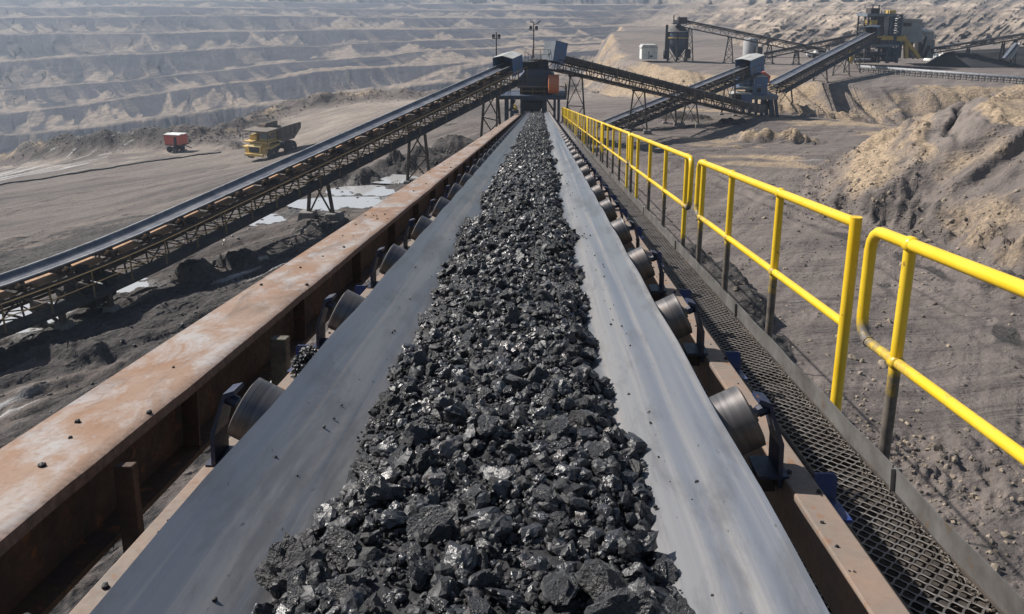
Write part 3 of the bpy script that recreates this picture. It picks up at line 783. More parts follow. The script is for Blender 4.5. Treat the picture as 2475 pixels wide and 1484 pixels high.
k = len(row); fs = [(i * k + j, i * k + (j + 1) % k, (i + 1) * k + (j + 1) % k, (i + 1) * k + j) for i in range(len(tt) - 1) for j in range(k)]
fs.append(tuple(range(k)))
o = mesh_obj('top_flange', [tuple(v) for v in vs], fs, M_rust, gd); add_attr(o.data, 'edge', np.array(edge))
o.data.polygons.foreach_set('use_smooth', [True] * len(o.data.polygons)); o.data.set_sharp_from_angle(angle=R(25))
m = MB()
for X in (G1 - .10, G0 + .08): m.bar(B(X, .1, 1.33), B(X, TE - 1.5, 1.33), .014, .256, NV)
m.obj('web_plates', M_rustdark, gd)
m = MB(); m.bar(B((G0 + G1) / 2, .1, 1.47), B((G0 + G1) / 2, TE - 1.5, 1.47), G1 - G0, .022, NV); m.obj('bottom_flange', M_rustdark, gd)
for i, t in enumerate(np.arange(1.62, TE - 2, 1.52)):
    m = MB(); m.bar(B(G1 - .045, t, 1.203), B(G1 - .045, t, 1.458), .07, .012, DV); m.obj('stiffener', M_rustdark, gd)
# hangers between girder and conveyor
hb = MB()
M_wood = dirty('weathered_timber', (0.16, 0.145, 0.11), (0.07, 0.06, 0.05), .5, .85, 0, 8)
for t in (3.95, ):
    m = MB(); m.bar(B(-1.335, t, 1.12 + .11), B(-1.335, t, 1.66), .085, .07, DV); o = m.obj('timber_post', M_wood, None, bevel=.006)
    tag(o, 'weathered grey timber post standing against the rusty girder', 'post')
m = MB(); m.bar(B(-1.36, 2.45, 1.203), B(-1.33, 2.45, 1.78), .065, .035, DV); m.obj('hanger_plate', M_rustdark, gd, bevel=.004)
m = MB(); m.bar(B(-1.25, .1, 1.60), B(-1.25, TE - 2, 1.60), .05, .06, NV)
for t in np.arange(1.2, TE - 2, 2.44): m.bar(B(-1.76, t, 1.55), B(-1.05, t, 1.45), .05, .05, NV)
m.obj('side_rail', M_dark, gd)
def scatter_bits(m, n, fx, ft, fd, smin, smax, rnd):
    for _ in range(n):
        t = ft(rnd); X = fx(rnd, t); d = fd(X, t); s = rnd.uniform(smin, smax)
        c = B(X, t, d - s * .35)
        k = rnd.randint(5, 7); rot = Matrix.Rotation(rnd.uniform(0, 6.28), 3, 'Z')
        top = [c + rot @ Vector((s * rnd.uniform(.4, .75) * math.cos(6.28 * j / k), s * rnd.uniform(.4, .75) * math.sin(6.28 * j / k), s * rnd.uniform(.1, .45))) for j in range(k)]
        bot = [c + rot @ Vector((s * rnd.uniform(.6, .9) * math.cos(6.28 * j / k), s * rnd.uniform(.6, .9) * math.sin(6.28 * j / k), -s * .4)) for j in range(k)]
        m.add(top + bot + [c + Vector((0, 0, s * .5))], [(j, (j + 1) % k, 2 * k) for j in range(k)] + [(k + j, k + (j + 1) % k, (j + 1) % k, j) for j in range(k)])
# ------------------------------------------------------------------ coal
def coal_material(name, lo=(0.007, 0.007, 0.009), hi=(0.038, 0.039, 0.045), ro=(.24, .74), spec=.7, fs=28, bd=.010):
    m, nt, b = new_mat(name)
    v = coord(nt); f = noise(nt, v, fs, 5, .65); g = noise(nt, v, fs * 4.3, 3, .6)
    rn = attr(nt, 'tone').outputs['Fac']
    c = mixc(nt, ramp(nt, math_n(nt, 'ADD', math_n(nt, 'MULTIPLY', f, .6), math_n(nt, 'MULTIPLY', rn, .5)), [(0.35, 0.0), (0.85, 1.0)]), lo, hi)
    c = mixc(nt, math_n(nt, 'MULTIPLY', ramp(nt, rn, [(0.93, 0.0), (0.97, 1.0)]), .5), c, (0.16, 0.14, 0.13))
    nt.links.new(c, b.inputs['Base Color'])
    nt.links.new(ramp(nt, math_n(nt, 'ADD', math_n(nt, 'MULTIPLY', f, .5), math_n(nt, 'MULTIPLY', rn, .5)), [(0.25, ro[1]), (0.75, ro[0])]), b.inputs['Roughness'])
    b.inputs['Specular IOR Level'].default_value = spec
    bump(nt, b, math_n(nt, 'ADD', f, math_n(nt, 'MULTIPLY', g, .5)), .55 if bd < .05 else .55, bd); return m
M_coal = coal_material('coal')
M_lump = coal_material('coal_lump_surface', (0.006, 0.006, 0.008), (0.050, 0.051, 0.057), (.22, .74), .7, 2.6, .12)
M_fines = coal_material('coal_fines', (0.018, 0.018, 0.020), (0.055, 0.055, 0.060), (.6, .9), .3)
npr = np.random.RandomState(5)
def ico(sub):
    bm = bmesh.new(); bmesh.ops.create_icosphere(bm, subdivisions=sub, radius=1.0)
    v = np.array([p.co[:] for p in bm.verts]); f = np.array([[q.index for q in p.verts] for p in bm.faces]); bm.free(); return v, f
def rock(sub, planes=9, rs=npr, flat=.75, rough=.0):
    v, f = ico(sub); n = rs.normal(size=(planes, 3)); n /= np.linalg.norm(n, axis=1)[:, None]
    h = rs.uniform(.42, .85, planes); dd = v @ n.T; s = np.ones(len(v))
    for i in range(planes):
        with np.errstate(divide='ignore'): s = np.minimum(s, np.where(dd[:, i] > h[i], h[i] / np.maximum(dd[:, i], 1e-6), 1))
    v = v * s[:, None]
    if rough: v = v * (1 + rough * (fbm(v[:, 0] * 2.6 + 3 * v[:, 2], v[:, 1] * 2.6 - 2 * v[:, 2], 3, rs.randint(99)))[:, None])
    v = v * np.array([1, rs.uniform(.65, .95), rs.uniform(.5, .85)]); return v, f
def rot_mats(n, rs, tilt=.5):
    a = rs.uniform(0, 6.283, n); b_ = rs.normal(0, tilt, n); c_ = rs.normal(0, tilt, n)
    ca, sa, cb, sb, cc, sc_ = np.cos(a), np.sin(a), np.cos(b_), np.sin(b_), np.cos(c_), np.sin(c_)
    M = np.empty((n, 3, 3))
    M[:, 0] = np.stack([ca * cb, ca * sb * sc_ - sa * cc, ca * sb * cc + sa * sc_], 1)
    M[:, 1] = np.stack([sa * cb, sa * sb * sc_ + ca * cc, sa * sb * cc - ca * sc_], 1)
    M[:, 2] = np.stack([-sb, cb * sc_, cb * cc], 1); return M
def scatter_rocks(name, pos, size, mat, sub=1, protos=14, rs=npr, kind='stuff', parent=None, rough=0, tilt=.6):
    """pos (n,3), size (n,): one mesh of many angular pieces"""
    n = len(pos); pr = [rock(sub, rs.randint(6, 11), rs, rough=rough) for _ in range(protos)]; nv = len(pr[0][0]); f = pr[0][1]
    PV = np.stack([p[0] for p in pr])[rs.randint(0, protos, n)]
    V = np.einsum('nij,nkj->nki', rot_mats(n, rs, tilt), PV) * size[:, None, None] + pos[:, None, :]
    F = (f[None] + (np.arange(n) * nv)[:, None, None]).reshape(-1, 3)
    o = mesh_obj(name, V.reshape(-1, 3), F, mat, parent); tone = np.repeat(rs.uniform(0, 1, n), nv); add_attr(o.data, 'tone', tone)
    if kind: tag(o, kind=kind)
    return o
def coal_edge(t, side):
    s = np.where(np.asarray(side) < 1.5, .385, .452) + .040 * vnoise(t * .8, t * 0 + side * 9, 501) * 2 + .075 * vnoise(t * 2.9, t * 0 + side * 9, 502) + .05 * vnoise(t * 8.0, t * 0 + side * 9, 503)
    s = s + np.where(np.asarray(side) < 1.5, .035, -.035) * sstep(3.0, 1.4, t)
    return s
def coal_top(X, t):
    """depth (d) of the coal surface"""
    x = X - XC; e = np.where(x > 0, coal_edge(t, 1.), coal_edge(t, 2.)); q = np.clip(np.abs(x) / e, 0, 1.2)
    bd = belt_d(x); crown = .99 + .030 * vnoise(t * .55, x * 0, 511) + .03 * vnoise(t * 2.1, x * 4, 512) + .02 * vnoise(t * 5, x * 9, 513)
    w_ = 1 - sstep(.72, 1.0, q)
    return bd * (1 - w_) + np.minimum(crown + .05 * q * q, bd) * w_, q
# bed of fines
tb = 0.3 * (TE / .3) ** np.linspace(0, 1, 900); tb = np.concatenate([np.linspace(.9, 12, 620), np.linspace(12, TE, 620)[1:]])
sx_ = np.linspace(-1.04, 1.04, 90); TT, SS = np.meshgrid(tb, sx_, indexing='ij')
EE = np.where(SS > 0, coal_edge(TT, 1.), coal_edge(TT, 2.)); XX = XC + SS * EE
dd_, q_ = coal_top(XX, TT)
dd_ = dd_ - (.020 * fbm(XX * 18, TT * 18, 4, 521, .65)) * (q_ < .97) + .005 + sstep(.96, 1.04, q_) * .02
Pb = EX[0] * 0
PV = np.stack([XX, TT * DV[1] - dd_ * NV[1], TT * DV[2] - dd_ * NV[2]], -1).reshape(-1, 3)
o = mesh_obj('coal_fines', PV, grid_faces(len(tb), len(sx_)), M_fines, smooth=True)
add_attr(o.data, 'tone', npr.uniform(0, .6, len(PV))); tag(o, kind='stuff')
# pieces
def coal_positions(n, t0, t1, pw, rs, edge=.99):
    u = rs.uniform(0, 1, n); t = (t0 ** pw + u * (t1 ** pw - t0 ** pw)) ** (1 / pw); s = rs.uniform(-1, 1, n)
    s = np.sign(s) * np.abs(s) ** .93 * edge
    e = np.where(s > 0, coal_edge(t, 1.), coal_edge(t, 2.)); X = XC + s * e; d, q = coal_top(X, t); return X, t, d, q
def to_world(X, t, d): return np.stack([X, t * DV[1] - d * NV[1], t * DV[2] - d * NV[2]], 1)
rs = npr
for (n_, a_, b_, sub_) in ((4200, 1.25, 5, 2), (6000, 5, 12, 1)):
    X, t, d, q = coal_positions(n_, a_, b_, 1.0, rs)
    sz = np.clip(rs.lognormal(math.log(.0135), .5, len(t)), .006, .036); d = d - sz * rs.uniform(-.1, .6, len(t))
    scatter_rocks('coal_pieces', to_world(X, t, d), sz, M_coal, sub_, 24, rough=.2 if sub_ > 1 else 0)
X, t, d, q = coal_positions(19000, 1.25, 8, 1.0, rs, 1.0)
sz = rs.uniform(.0035, .0095, len(t)); d = d - sz * .3 - rs.uniform(0, .010, len(t))
scatter_rocks('coal_pieces', to_world(X, t, d), sz, M_fines, 1, 8)
for (n_, a_, b_, sub_) in ((1100, 1.25, 5, 3), (2200, 5, 14, 2)):
    X, t, d, q = coal_positions(n_, a_, b_, 1.0, rs)
    sz = np.clip(rs.lognormal(math.log(.029), .3, len(t)), .018, .055); d = d - sz * rs.uniform(0, .6, len(t))
    scatter_rocks('coal_pieces', to_world(X, t, d), sz, M_coal, sub_, 24, rough=.4)
X, t, d, q = coal_positions(13000, 10, TE - .5, .8, rs)
sz = np.clip(rs.lognormal(math.log(.021), .42, len(t)), .010, .055); d = d - sz * rs.uniform(0, .5, len(t))
scatter_rocks('coal_pieces', to_world(X, t, d), sz, M_coal, 1, 16)
# the large lumps, one object each
lump_protos = []
for i in range(16):
    v, f = rock(4 if i < 6 else 3, rs.randint(8, 14), rs, rough=.42)
    v = v * (1 + .10 * fbm(v[:, 0] * 6 + v[:, 2] * 5, v[:, 1] * 6 - v[:, 2] * 4, 3, 33 + i))[:, None]
    me = bpy.data.meshes.new('coal_lump'); me.from_pydata(v.tolist(), [], f.tolist()); me.materials.append(M_lump); add_attr(me, 'tone', np.full(len(v), .2 + .72 * rs.uniform()))
    lump_protos.append(me)
placed = []
def lump(X, t, s, pi, label, group='large coal lumps on the belt', lift=.3, rot=None):
    d, q = coal_top(np.array([X]), np.array([t])); 
    o = bpy.data.objects.new('coal_lump', lump_protos[pi]); COL.objects.link(o)
    o.location = B(X, t, float(d[0]) - s * lift); o.scale = (s, s, s)
    o.rotation_euler = rot if rot else (rs.normal(0, .4), rs.normal(0, .4), rs.uniform(0, 6.28))
    tag(o, label, 'coal lump', group); placed.append((X, t, s)); return o
def belt_pt(u, v, d=.98):
    r_ = ray(u, v); r_ = Vector(r_); k = -d / r_.dot(NV); p = r_ * k; return p.x, p.dot(DV)
special = [(705, 1322, .100, 0, 'biggest rough coal lump, at the left edge of the coal stream nearest the camera'),
           (1055, 1285, .066, 1, 'large pitted grey coal lump in the middle of the nearest coal'),
           (835, 1335, .060, 2, 'pale glinting coal lump just right of the biggest rough lump'),
           (1338, 1035, .058, 3, 'broad flat topped coal slab with a dark shadow beneath, right of the stream centre'),
           (1020, 1020, .050, 4, 'flat grey coal slab left of the stream centre, beyond the near lumps'),
           (1600, 1300, .046, 5, 'upright dark coal lump at the right edge of the nearest coal, shadow on the belt'),
           (895, 1120, .062, 2, 'long angular grey coal lump near the left edge behind the nearest lumps'),
           (905, 1010, .040, 6, 'small black coal lump at the left edge poking onto the belt'),
           (1510, 1000, .044, 7, 'black coal lump jutting onto the right wing of the belt with a blue shadow'),
           (850, 1080, .042, 8, 'jagged black coal lump hanging at the left edge of the stream'),
           (720, 1420, .055, 9, 'low grey coal lump directly below the biggest rough lump'),
           (850, 1430, .062, 10, 'coal lump with a brown streak near the bottom edge of the picture'),
           (1010, 1400, .058, 1, 'shiny ridged coal lump at the bottom centre left of the stream'),
           (1640, 1430, .052, 5, 'tall pointed coal lump at the bottom right end of the stream'),
           (1470, 890, .036, 11, 'black blocky coal lump on the right edge, farther up the belt'),
           (1545, 1110, .040, 12, 'speckled coal lump at the right edge between two jutting lumps'),
           (985, 940, .042, 13, 'grey coal block left of centre beyond the flat slab')]
for (u, v, s, pi, lab) in special:
    X, t = belt_pt(u, v); lump(X, t, s, pi, lab)
cnt = len(special)
ORD = ['first', 'second', 'third', 'fourth', 'fifth', 'sixth', 'seventh', 'eighth']
def lump_label(X, t, s, side):
    size = 'big' if s > .045 else ('medium' if s > .034 else 'small')
    zone = 'at the left edge' if side < -.72 else 'left of centre' if side < -.2 else 'in the centre' if side < .2 else 'right of centre' if side < .72 else 'at the right edge'
    k = int(round((t - 1.26) / 1.235)); k = min(max(k, 0), 7)
    r_ = 'nearest' if k < 1 else ORD[k]
    return f'{size} black coal lump {zone} by the {r_} roller'
while cnt < 300:
    u_ = rs.uniform(); t = 1.3 + 8.7 * u_ ** 1.2; side = rs.uniform(-.97, .97); e = float(coal_edge(np.array([t]), 1. if side > 0 else 2.)[0]); X = XC + side * e
    s = float(np.clip(rs.lognormal(math.log(.041), .32), .027, .078))
    if any((X - a) ** 2 + ((t - b_) * 1.0) ** 2 < (.62 * (s + c_)) ** 2 for a, b_, c_ in placed): continue
    lump(X, t, s, rs.randint(0, 16), lump_label(X, t, s, side), lift=rs.uniform(.25, .62)); cnt += 1
_by = {}
for o in [o for o in bpy.data.objects if o.name.startswith('coal_lump') and 'label' in o and ' roller' in o['label']]: _by.setdefault(o['label'], []).append(o)
_w = ['', '', 'two', 'three', 'four', 'five', 'six', 'seven', 'eight', 'nine', 'ten', 'eleven', 'twelve']
for k_, L_ in _by.items():
    L_.sort(key=lambda o: o.location.y); n_ = len(L_)
    if n_ > 1:
        for i_, o in enumerate(L_):
            o['label'] = k_ + (', nearest' if i_ == 0 else ', farthest' if i_ == n_ - 1 else f', {ORD[i_] if i_ < 8 else str(i_ + 1) + "th"} nearest') + f' of {_w[n_] if n_ < 13 else n_}'
# crumbs on the belt wings, on the girder and the stringers
m = MB(); r1 = random.Random(3)
scatter_bits(m, 110, lambda r, t: XC + r.choice([-1, 1]) * (.47 + .12 * abs(r.gauss(0, .5))), lambda r: r.uniform(1.5, 12), lambda X, t: float(belt_d(np.array(X - XC))), .003, .009, r1)
scatter_bits(m, 150, lambda r, t: r.uniform(G0 + .03, G1 - .02) if r.random() < .35 else G0 + .1 + .25 * r.random() ** 2, lambda r: 1.8 + 6 * round(r.uniform(0, 9)) + r.gauss(0, .15) if r.random() < .5 else r.uniform(1.6, 50), lambda X, t: 1.15, .004, .016, r1)
scatter_bits(m, 9, lambda r, t: r.uniform(G0 + .03, G1 - .05), lambda r: r.uniform(2.0, 14), lambda X, t: 1.15, .014, .024, r1)
scatter_bits(m, 300, lambda r, t: r.choice([r.uniform(.795, .88), r.uniform(-1.09, -1.0)]), lambda r: r.uniform(1.2, 20), lambda X, t: 1.20, .004, .014, r1)
o = m.obj('coal_crumbs', M_coal); tag(o, kind='stuff')
# clump of wet coal dust piled on the left stringer by the timber post
n = 420; a = rs.normal(size=(n, 3)); a /= np.linalg.norm(a, axis=1)[:, None]
c = B(-1.02, 3.35, 1.17); pos = np.array(c) + a * np.array([.055, .12, .075]) * rs.uniform(.5, 1, n)[:, None]; pos[:, 2] = np.maximum(pos[:, 2], c.z - .035)
o = scatter_rocks('coal_heap', pos, rs.uniform(.006, .017, n), M_coal, 1, 8, kind=None)
tag(o, 'lumpy heap of wet black coal dust piled on the left conveyor frame', 'coal heap')

# ================================================================== WALKWAY
M_grate = dirty('galvanised_mesh', (0.22, 0.205, 0.195), (0.10, 0.085, 0.075), .4, .5, .55, 6, bstr=.05)
M_galv = dirty('galvanised_plate', (0.23, 0.225, 0.22), (0.10, 0.092, 0.086), .5, .5, .5, 3, rust=(0.17, 0.12, 0.08))
M_tray = dirty('dust_covered_tray', (0.030, 0.026, 0.024), (0.07, 0.055, 0.045), .5, .95, 0, 14)
wk = empty('walkway', B(1.3, 3, 1.79), 'narrow expanded metal mesh walkway between the belt and the yellow railing', 'walkway')
WX0, WX1, WD = .98, 1.625, 1.79
def strands(t0, t1, h, wl, seg, ht, th):
    n = int((t1 - t0) / h); nx = int((WX1 - WX0) / wl * seg)
    x = np.linspace(WX0, WX1, nx + 1)
    k = np.arange(n)[:, None]; T = t0 + k * h + (h / 2) * np.cos(2 * math.pi * x[None] / wl + math.pi * k)
    slope = 0
    X = np.broadcast_to(x[None], T.shape)
    low = WD + ht; rows = []
    # leaning strip: top edge pushed forwards, plus a thin top face
    for (dt, dd) in ((-th, WD - .0), (0, WD - .002), (th * .9, WD + ht)):
        t_ = T + dt; rows.append(np.stack([X, t_ * DV[1] - dd * NV[1], t_ * DV[2] - dd * NV[2]], -1))
    V = np.stack(rows, 1); nr = 3; m_ = nx + 1
    base = (np.arange(n) * nr * m_)[:, None, None] + (np.arange(2) * m_)[None, :, None] + np.arange(nx)[None, None]
    F = np.stack([base, base + 1, base + m_ + 1, base + m_], -1).reshape(-1, 4)
    return V.reshape(-1, 3), F
V1, F1 = strands(1.2, 16, .034, .068, 8, .013, .009)
V2, F2 = strands(16, 34, .034, .068, 4, .013, .009)
o = mesh_obj('mesh_grating', np.vstack([V1, V2]), np.vstack([F1, F2 + len(V1)]), M_grate, wk)
def farmesh():
    m, nt, b = new_mat('far_grating'); v = coord(nt, (29, 60, 1)); n = nt.nodes.new('ShaderNodeTexWave'); n.inputs['Scale'].default_value = 1.6; n.bands_direction = 'X'
    nt.links.new(coord(nt, (6, .2, 1)), n.inputs['Vector']); n.inputs['Distortion'].default_value = .6
    c = mixc(nt, ramp(nt, n.outputs[1], [(.55, 0.), (.95, 1.)]), (0.105, 0.095, 0.09), (0.22, 0.205, 0.195)); nt.links.new(c, b.inputs['Base Color']); b.inputs['Roughness'].default_value = .7; return m
M_far = farmesh()
m = MB(); m.bar(B((WX0 + WX1) / 2, 34, WD + .006), B((WX0 + WX1) / 2, TE, WD + .006), WX1 - WX0, .01, NV); m.obj('deck_plate', M_far, wk)
m = MB(); m.bar(B((WX0 + WX1) / 2, 1.0, WD + .075), B((WX0 + WX1) / 2, 34, WD + .075), WX1 - WX0 + .02, .012, NV); m.obj('spill_tray', M_tray, wk)
m = MB()
for X in (WX0 - .012, WX1 + .012): m.bar(B(X, .6, WD + .035), B(X, TE, WD + .035), .012, .08, NV)
for t in np.arange(1.5, TE, 1.22): m.bar(B(.86, t, WD + .04), B(WX1 + .05, t, WD + .04), .05, .06, NV)
m.obj('support_frame', M_dark, wk)
# toe board in lengths with joints
t = .6; i = 0
while t < TE:
    L = 2.95 if t < 12 else 6.0; t1 = min(TE, t + L)
    m = MB(); nseg = 12
    pts = [B(1.645 + .006 * math.sin(k * 1.7 + i), t + (t1 - t) * k / nseg, 1.735) for k in range(nseg + 1)]
    for a, b_ in zip(pts[:-1], pts[1:]): m.bar(a, b_ + (b_ - a) * .001, .006, .115, NV)
    m.bar(B(1.651, t1 - .02, 1.68), B(1.651, t1 - .02, 1.80), .05, .01, DV)
    m.obj('toe_board', M_galv, wk); t = t1 + .012; i += 1
# gravel caught along the toe board
n = 2600; t = 1.4 + 40 * rs.uniform(0, 1, n) ** 1.8; X = 1.632 - np.abs(rs.normal(0, .022, n)) - .02 * (rs.uniform(0, 1, n) < .2); s_ = rs.uniform(.003, .010, n)
M_grit = coal_material('grit', (0.06, 0.052, 0.046), (0.24, 0.205, 0.175), (.8, .95), .2)
scatter_rocks('grit', to_world(X, t, WD - s_ * .5), s_, M_grit, 1, 6)

# ================================================================== YELLOW RAILING
def yellow_material():
    m, nt, b = new_mat('yellow_rail_paint')
    v = coord(nt); n1 = noise(nt, v, 2.2, 5, .6); n2 = noise(nt, v, 16, 6, .65)
    g = attr(nt, 'grime').outputs['Fac']
    c = mixc(nt, ramp(nt, n1, [(0.3, 0.0), (0.7, 1.0)]), (0.72, 0.46, 0.012), (0.80, 0.56, 0.045))
    c = mixc(nt, ramp(nt, n2, [(0.63, 0.0), (0.70, .8)]), c, (0.20, 0.12, 0.05))
    gf = ramp(nt, math_n(nt, 'ADD', g, math_n(nt, 'MULTIPLY', math_n(nt, 'SUBTRACT', n2, .5), .8)), [(0.32, 0.0), (0.66, 1.0)])
    c = mixc(nt, gf, c, mixc(nt, ramp(nt, n2, [(0.35, 0.0), (0.6, 1.0)]), (0.060, 0.055, 0.055), (0.15, 0.13, 0.11)))
    nt.links.new(c, b.inputs['Base Color']); nt.links.new(ramp(nt, gf, [(0, .30), (1, .6)]), b.inputs['Roughness'])
    bump(nt, b, n2, .12, .003); return m
M_yel = yellow_material()
RT, RM, RB = .655, 1.235, 1.84      # top rail, mid rail, foot (depth below the camera plane)
RX = 1.70
def up_t(d, db=RB): return (db - d) * math.tan(S)      # vertical posts: forward offset of higher points is negative t
def RP(t, d): return B(RX, t - up_t(d), d)
def tube_obj(pts, r, name, parent, gr, n=14):
    m = MB(); m.tube(pts, r, n); o = m.obj(name, M_yel, parent, smooth=True)
    o.data.set_sharp_from_angle(angle=R(60))
    add_attr(o.data, 'grime', np.repeat(np.array(gr, float), n)); return o
def railing(t0, t1, posts, near_loop, far_loop, square_near, label, r=.033, seed=0):
    rl = empty('guard_rail', RP((t0 + t1) / 2, RB), label, 'railing', 'yellow railing panels along the walkway')
    rr = random.Random(seed); n = 14 if t0 < 16 else 8
    c = .11                                             # bend radius
    def arc(ta, da, sgn, k=5):
        """quarter bends for a loop end: sgn -1 near end, +1 far end"""
        out = []
        for i in range(k + 1):
            a = math.pi / 2 * i / k; out.append(RP(ta - sgn * c * (1 - math.sin(a)), da + c * (1 - math.cos(a)) if True else da))
        return out
    top, g1 = [], []
    def line(ta, tb, d): return [RP(ta + (tb - ta) * i / 6, d) for i in range(7)]
    ta = t0 + (c if near_loop else 0); tb = t1 - (c if far_loop else 0)
    # top rail with optional bent ends continuing into the loop and the mid rail
    path = line(ta, tb, RT); gr = [rr.uniform(0, .12) for _ in path]
    if far_loop:
        e = [RP(t1 - c + c * math.sin(a), RT + c * (1 - math.cos(a))) for a in (.3, .7, 1.1, 1.57)]
        path += e; gr += [.05] * 4
        e = [RP(t1, RT + c + (RM - c - RT - c) * k) for k in (.33, .66, 1)]; path += e; gr += [.05, .1, .4]
        e = [RP(t1 - c + c * math.cos(a), RM - c + c * math.sin(a)) for a in (.4, .8, 1.2, 1.57)]; path += e; gr += [.5, .65, .7, .7]
    if near_loop:
        e = [RP(t0 + c - c * math.sin(a), RT + c * (1 - math.cos(a))) for a in (.3, .7, 1.1, 1.57)]
        e += [RP(t0, RT + c + (RM - c - RT - c) * k) for k in (.33, .66, 1)]
        e += [RP(t0 + c - c * math.cos(a), RM - c + c * math.sin(a)) for a in (.4, .8, 1.2, 1.57)]
        path = e[::-1] + path; gr = [.75, .75, .65, .55, .35, .1, .05, .05, .05, .05, .05] + gr
    tube_obj(path, r, 'top_rail', rl, gr, n)
    seq = line(t0 + (c if near_loop else .0), t1 - (c if far_loop else 0), RM)
    tube_obj(seq, r * .86, 'mid_rail', rl, [(.62 if (i == 0 and near_loop) or (i == 6 and far_loop) else rr.choice([.05, .1, .2, .3])) for i in range(7)], n)
    for i, tp in enumerate(posts):
        g = rr.uniform(.0, .5)
        sq = square_near and i == 0
        z = [RB + .05, RB - .15, RB - .35, RM + .06, RM, RM - .12, RM - .3, RT + .02]
        lo = g if not sq else 0
        gr = [.95 * (g > .12), .9 * (g > .12), .75 * (g > .15), .6 * (g > .2), .5 * g, .2 * g, .08, .05] if not sq else [.35, .2, .12, .1, .08, .05, .05, .05]
        pts = [RP(tp, d) for d in z]
        if sq: pts[-1] = RP(tp, RT - .033)
        tube_obj(pts, r * .93 if not sq else r * 1.05, 'post', rl, gr, n)
        if tp < 30 and not sq:
            for d, rr_, gg in ((RT, r * 1.32, .12), (RM, r * 1.28, .45)):
                m = MB(); a = RP(tp - .035, d); b_ = RP(tp + .035, d)
                m.tube([a, a + (b_ - a) * .2, a + (b_ - a) * .5, a + (b_ - a) * .8, b_], [r * .9, rr_ * .96, rr_, rr_ * .96, r * .9], 12)
                o = m.obj('collar', M_yel, rl, smooth=True); add_attr(o.data, 'grime', np.full(60, gg))
    return rl
lab = ['nearest yellow pipe railing panel, its looped end facing the gap at the right edge',
       'second yellow railing panel from the camera, square cornered near end and looped far end']
railing(.3, 4.21, [.6, 2.2, 3.79], False, True, False, lab[0], .0300, 1)
railing(4.43, 8.66, [4.43, 5.78, 7.2, 8.42], False, True, True, lab[1], .0300, 2)
t = 9.08; i = 0
ords = ['third', 'fourth', 'fifth', 'sixth', 'seventh', 'eighth', 'ninth', 'tenth', 'eleventh']
while t < TE - .5:
    L = 6.05 if i < 1 else 6.6; t1 = min(t + L, TE)
    ps = [t + .28 + k * 1.53 for k in range(int((L - .3) / 1.53) + 1)] ; ps = [p for p in ps if p < t1 - .1]
    ps.append(t1 - .25)
    railing(t, t1, ps, True, True, False, f'{ords[i]} yellow railing panel counted from the camera along the walkway', .030 - .001 * min(i, 2), 10 + i)
    t = t1 + .14; i += 1
# ================================================================== FAR STRUCTURES
M_gal = dirty('gallery_steel', (0.050, 0.043, 0.040), (0.12, 0.085, 0.062), .45, .7, .1, 2.0, rust=(0.17, 0.08, 0.04))
M_galdk = dirty('gallery_dark_steel', (0.035, 0.033, 0.036), (0.08, 0.065, 0.055), .35, .7, .1, 2.0)  # darker steel tone shared by poles, floors, boxes and machine parts
M_deck = dirty('rusty_deck', (0.46, 0.27, 0.15), (0.20, 0.13, 0.09), .5, .8, 0, 1.5)
M_beltg = dirty('gallery_belt', (0.070, 0.078, 0.105), (0.20, 0.20, 0.21), .5, .42, 0, 1.2, bstr=.03)
M_edge = dirty('belt_side_strip', (0.34, 0.35, 0.37), (0.12, 0.12, 0.13), .45, .5, 0, 3)
M_ochre = dirty('faded_yellow_rail', (0.26, 0.17, 0.065), (0.12, 0.085, 0.06), .5, .65, 0, 3)
M_hblue = dirty('housing_blue', (0.050, 0.135, 0.30), (0.11, 0.12, 0.14), .45, .5, 0, 1.6)
M_hgrey = dirty('housing_grey', (0.16, 0.185, 0.22), (0.09, 0.10, 0.11), .4, .55, 0, 1.8)
M_roof = dirty('pale_sheet_roof', (0.42, 0.43, 0.42), (0.25, 0.24, 0.23), .5, .6, 0, 1.5)
M_navy = dirty('navy_steel', (0.038, 0.060, 0.105), (0.085, 0.085, 0.092), .4, .6, 0, 1.2)
M_black = dirty('black_rubber', (0.012, 0.012, 0.014), (0.03, 0.03, 0.03), .4, .8, 0, 3)
M_orange = dirty('orange_guard', (0.62, 0.20, 0.085), (0.45, 0.22, 0.14), .3, .5, 0, 1.5)
M_red = dirty('faded_red_paint', (0.60, 0.105, 0.065), (0.42, 0.20, 0.15), .35, .55, 0, 1.5)
M_conc = dirty('stained_concrete', (0.20, 0.185, 0.175), (0.08, 0.075, 0.07), .5, .9, 0, 1.6, bstr=.4)
M_white = dirty('white_sheet', (0.66, 0.68, 0.66), (0.42, 0.41, 0.38), .35, .6, 0, .8)
M_paleg = dirty('pale_grey_cladding', (0.34, 0.345, 0.35), (0.25, 0.24, 0.235), .45, .7, 0, .5)
M_yelp = dirty('plant_yellow', (0.52, 0.36, 0.08), (0.25, 0.18, 0.09), .4, .6, 0, 1.2)
M_lamp = dirty('lamp_glass', (0.75, 0.75, 0.72), (0.5, 0.5, 0.5), .2, .15, 0, 3)
def frame_of(P0, P1):
    D = (P1 - P0).normalized(); Lx = D.cross(Vector((0, 0, 1))).normalized()   # to the right of travel
    N = Lx.cross(D).normalized(); return D, Lx, N
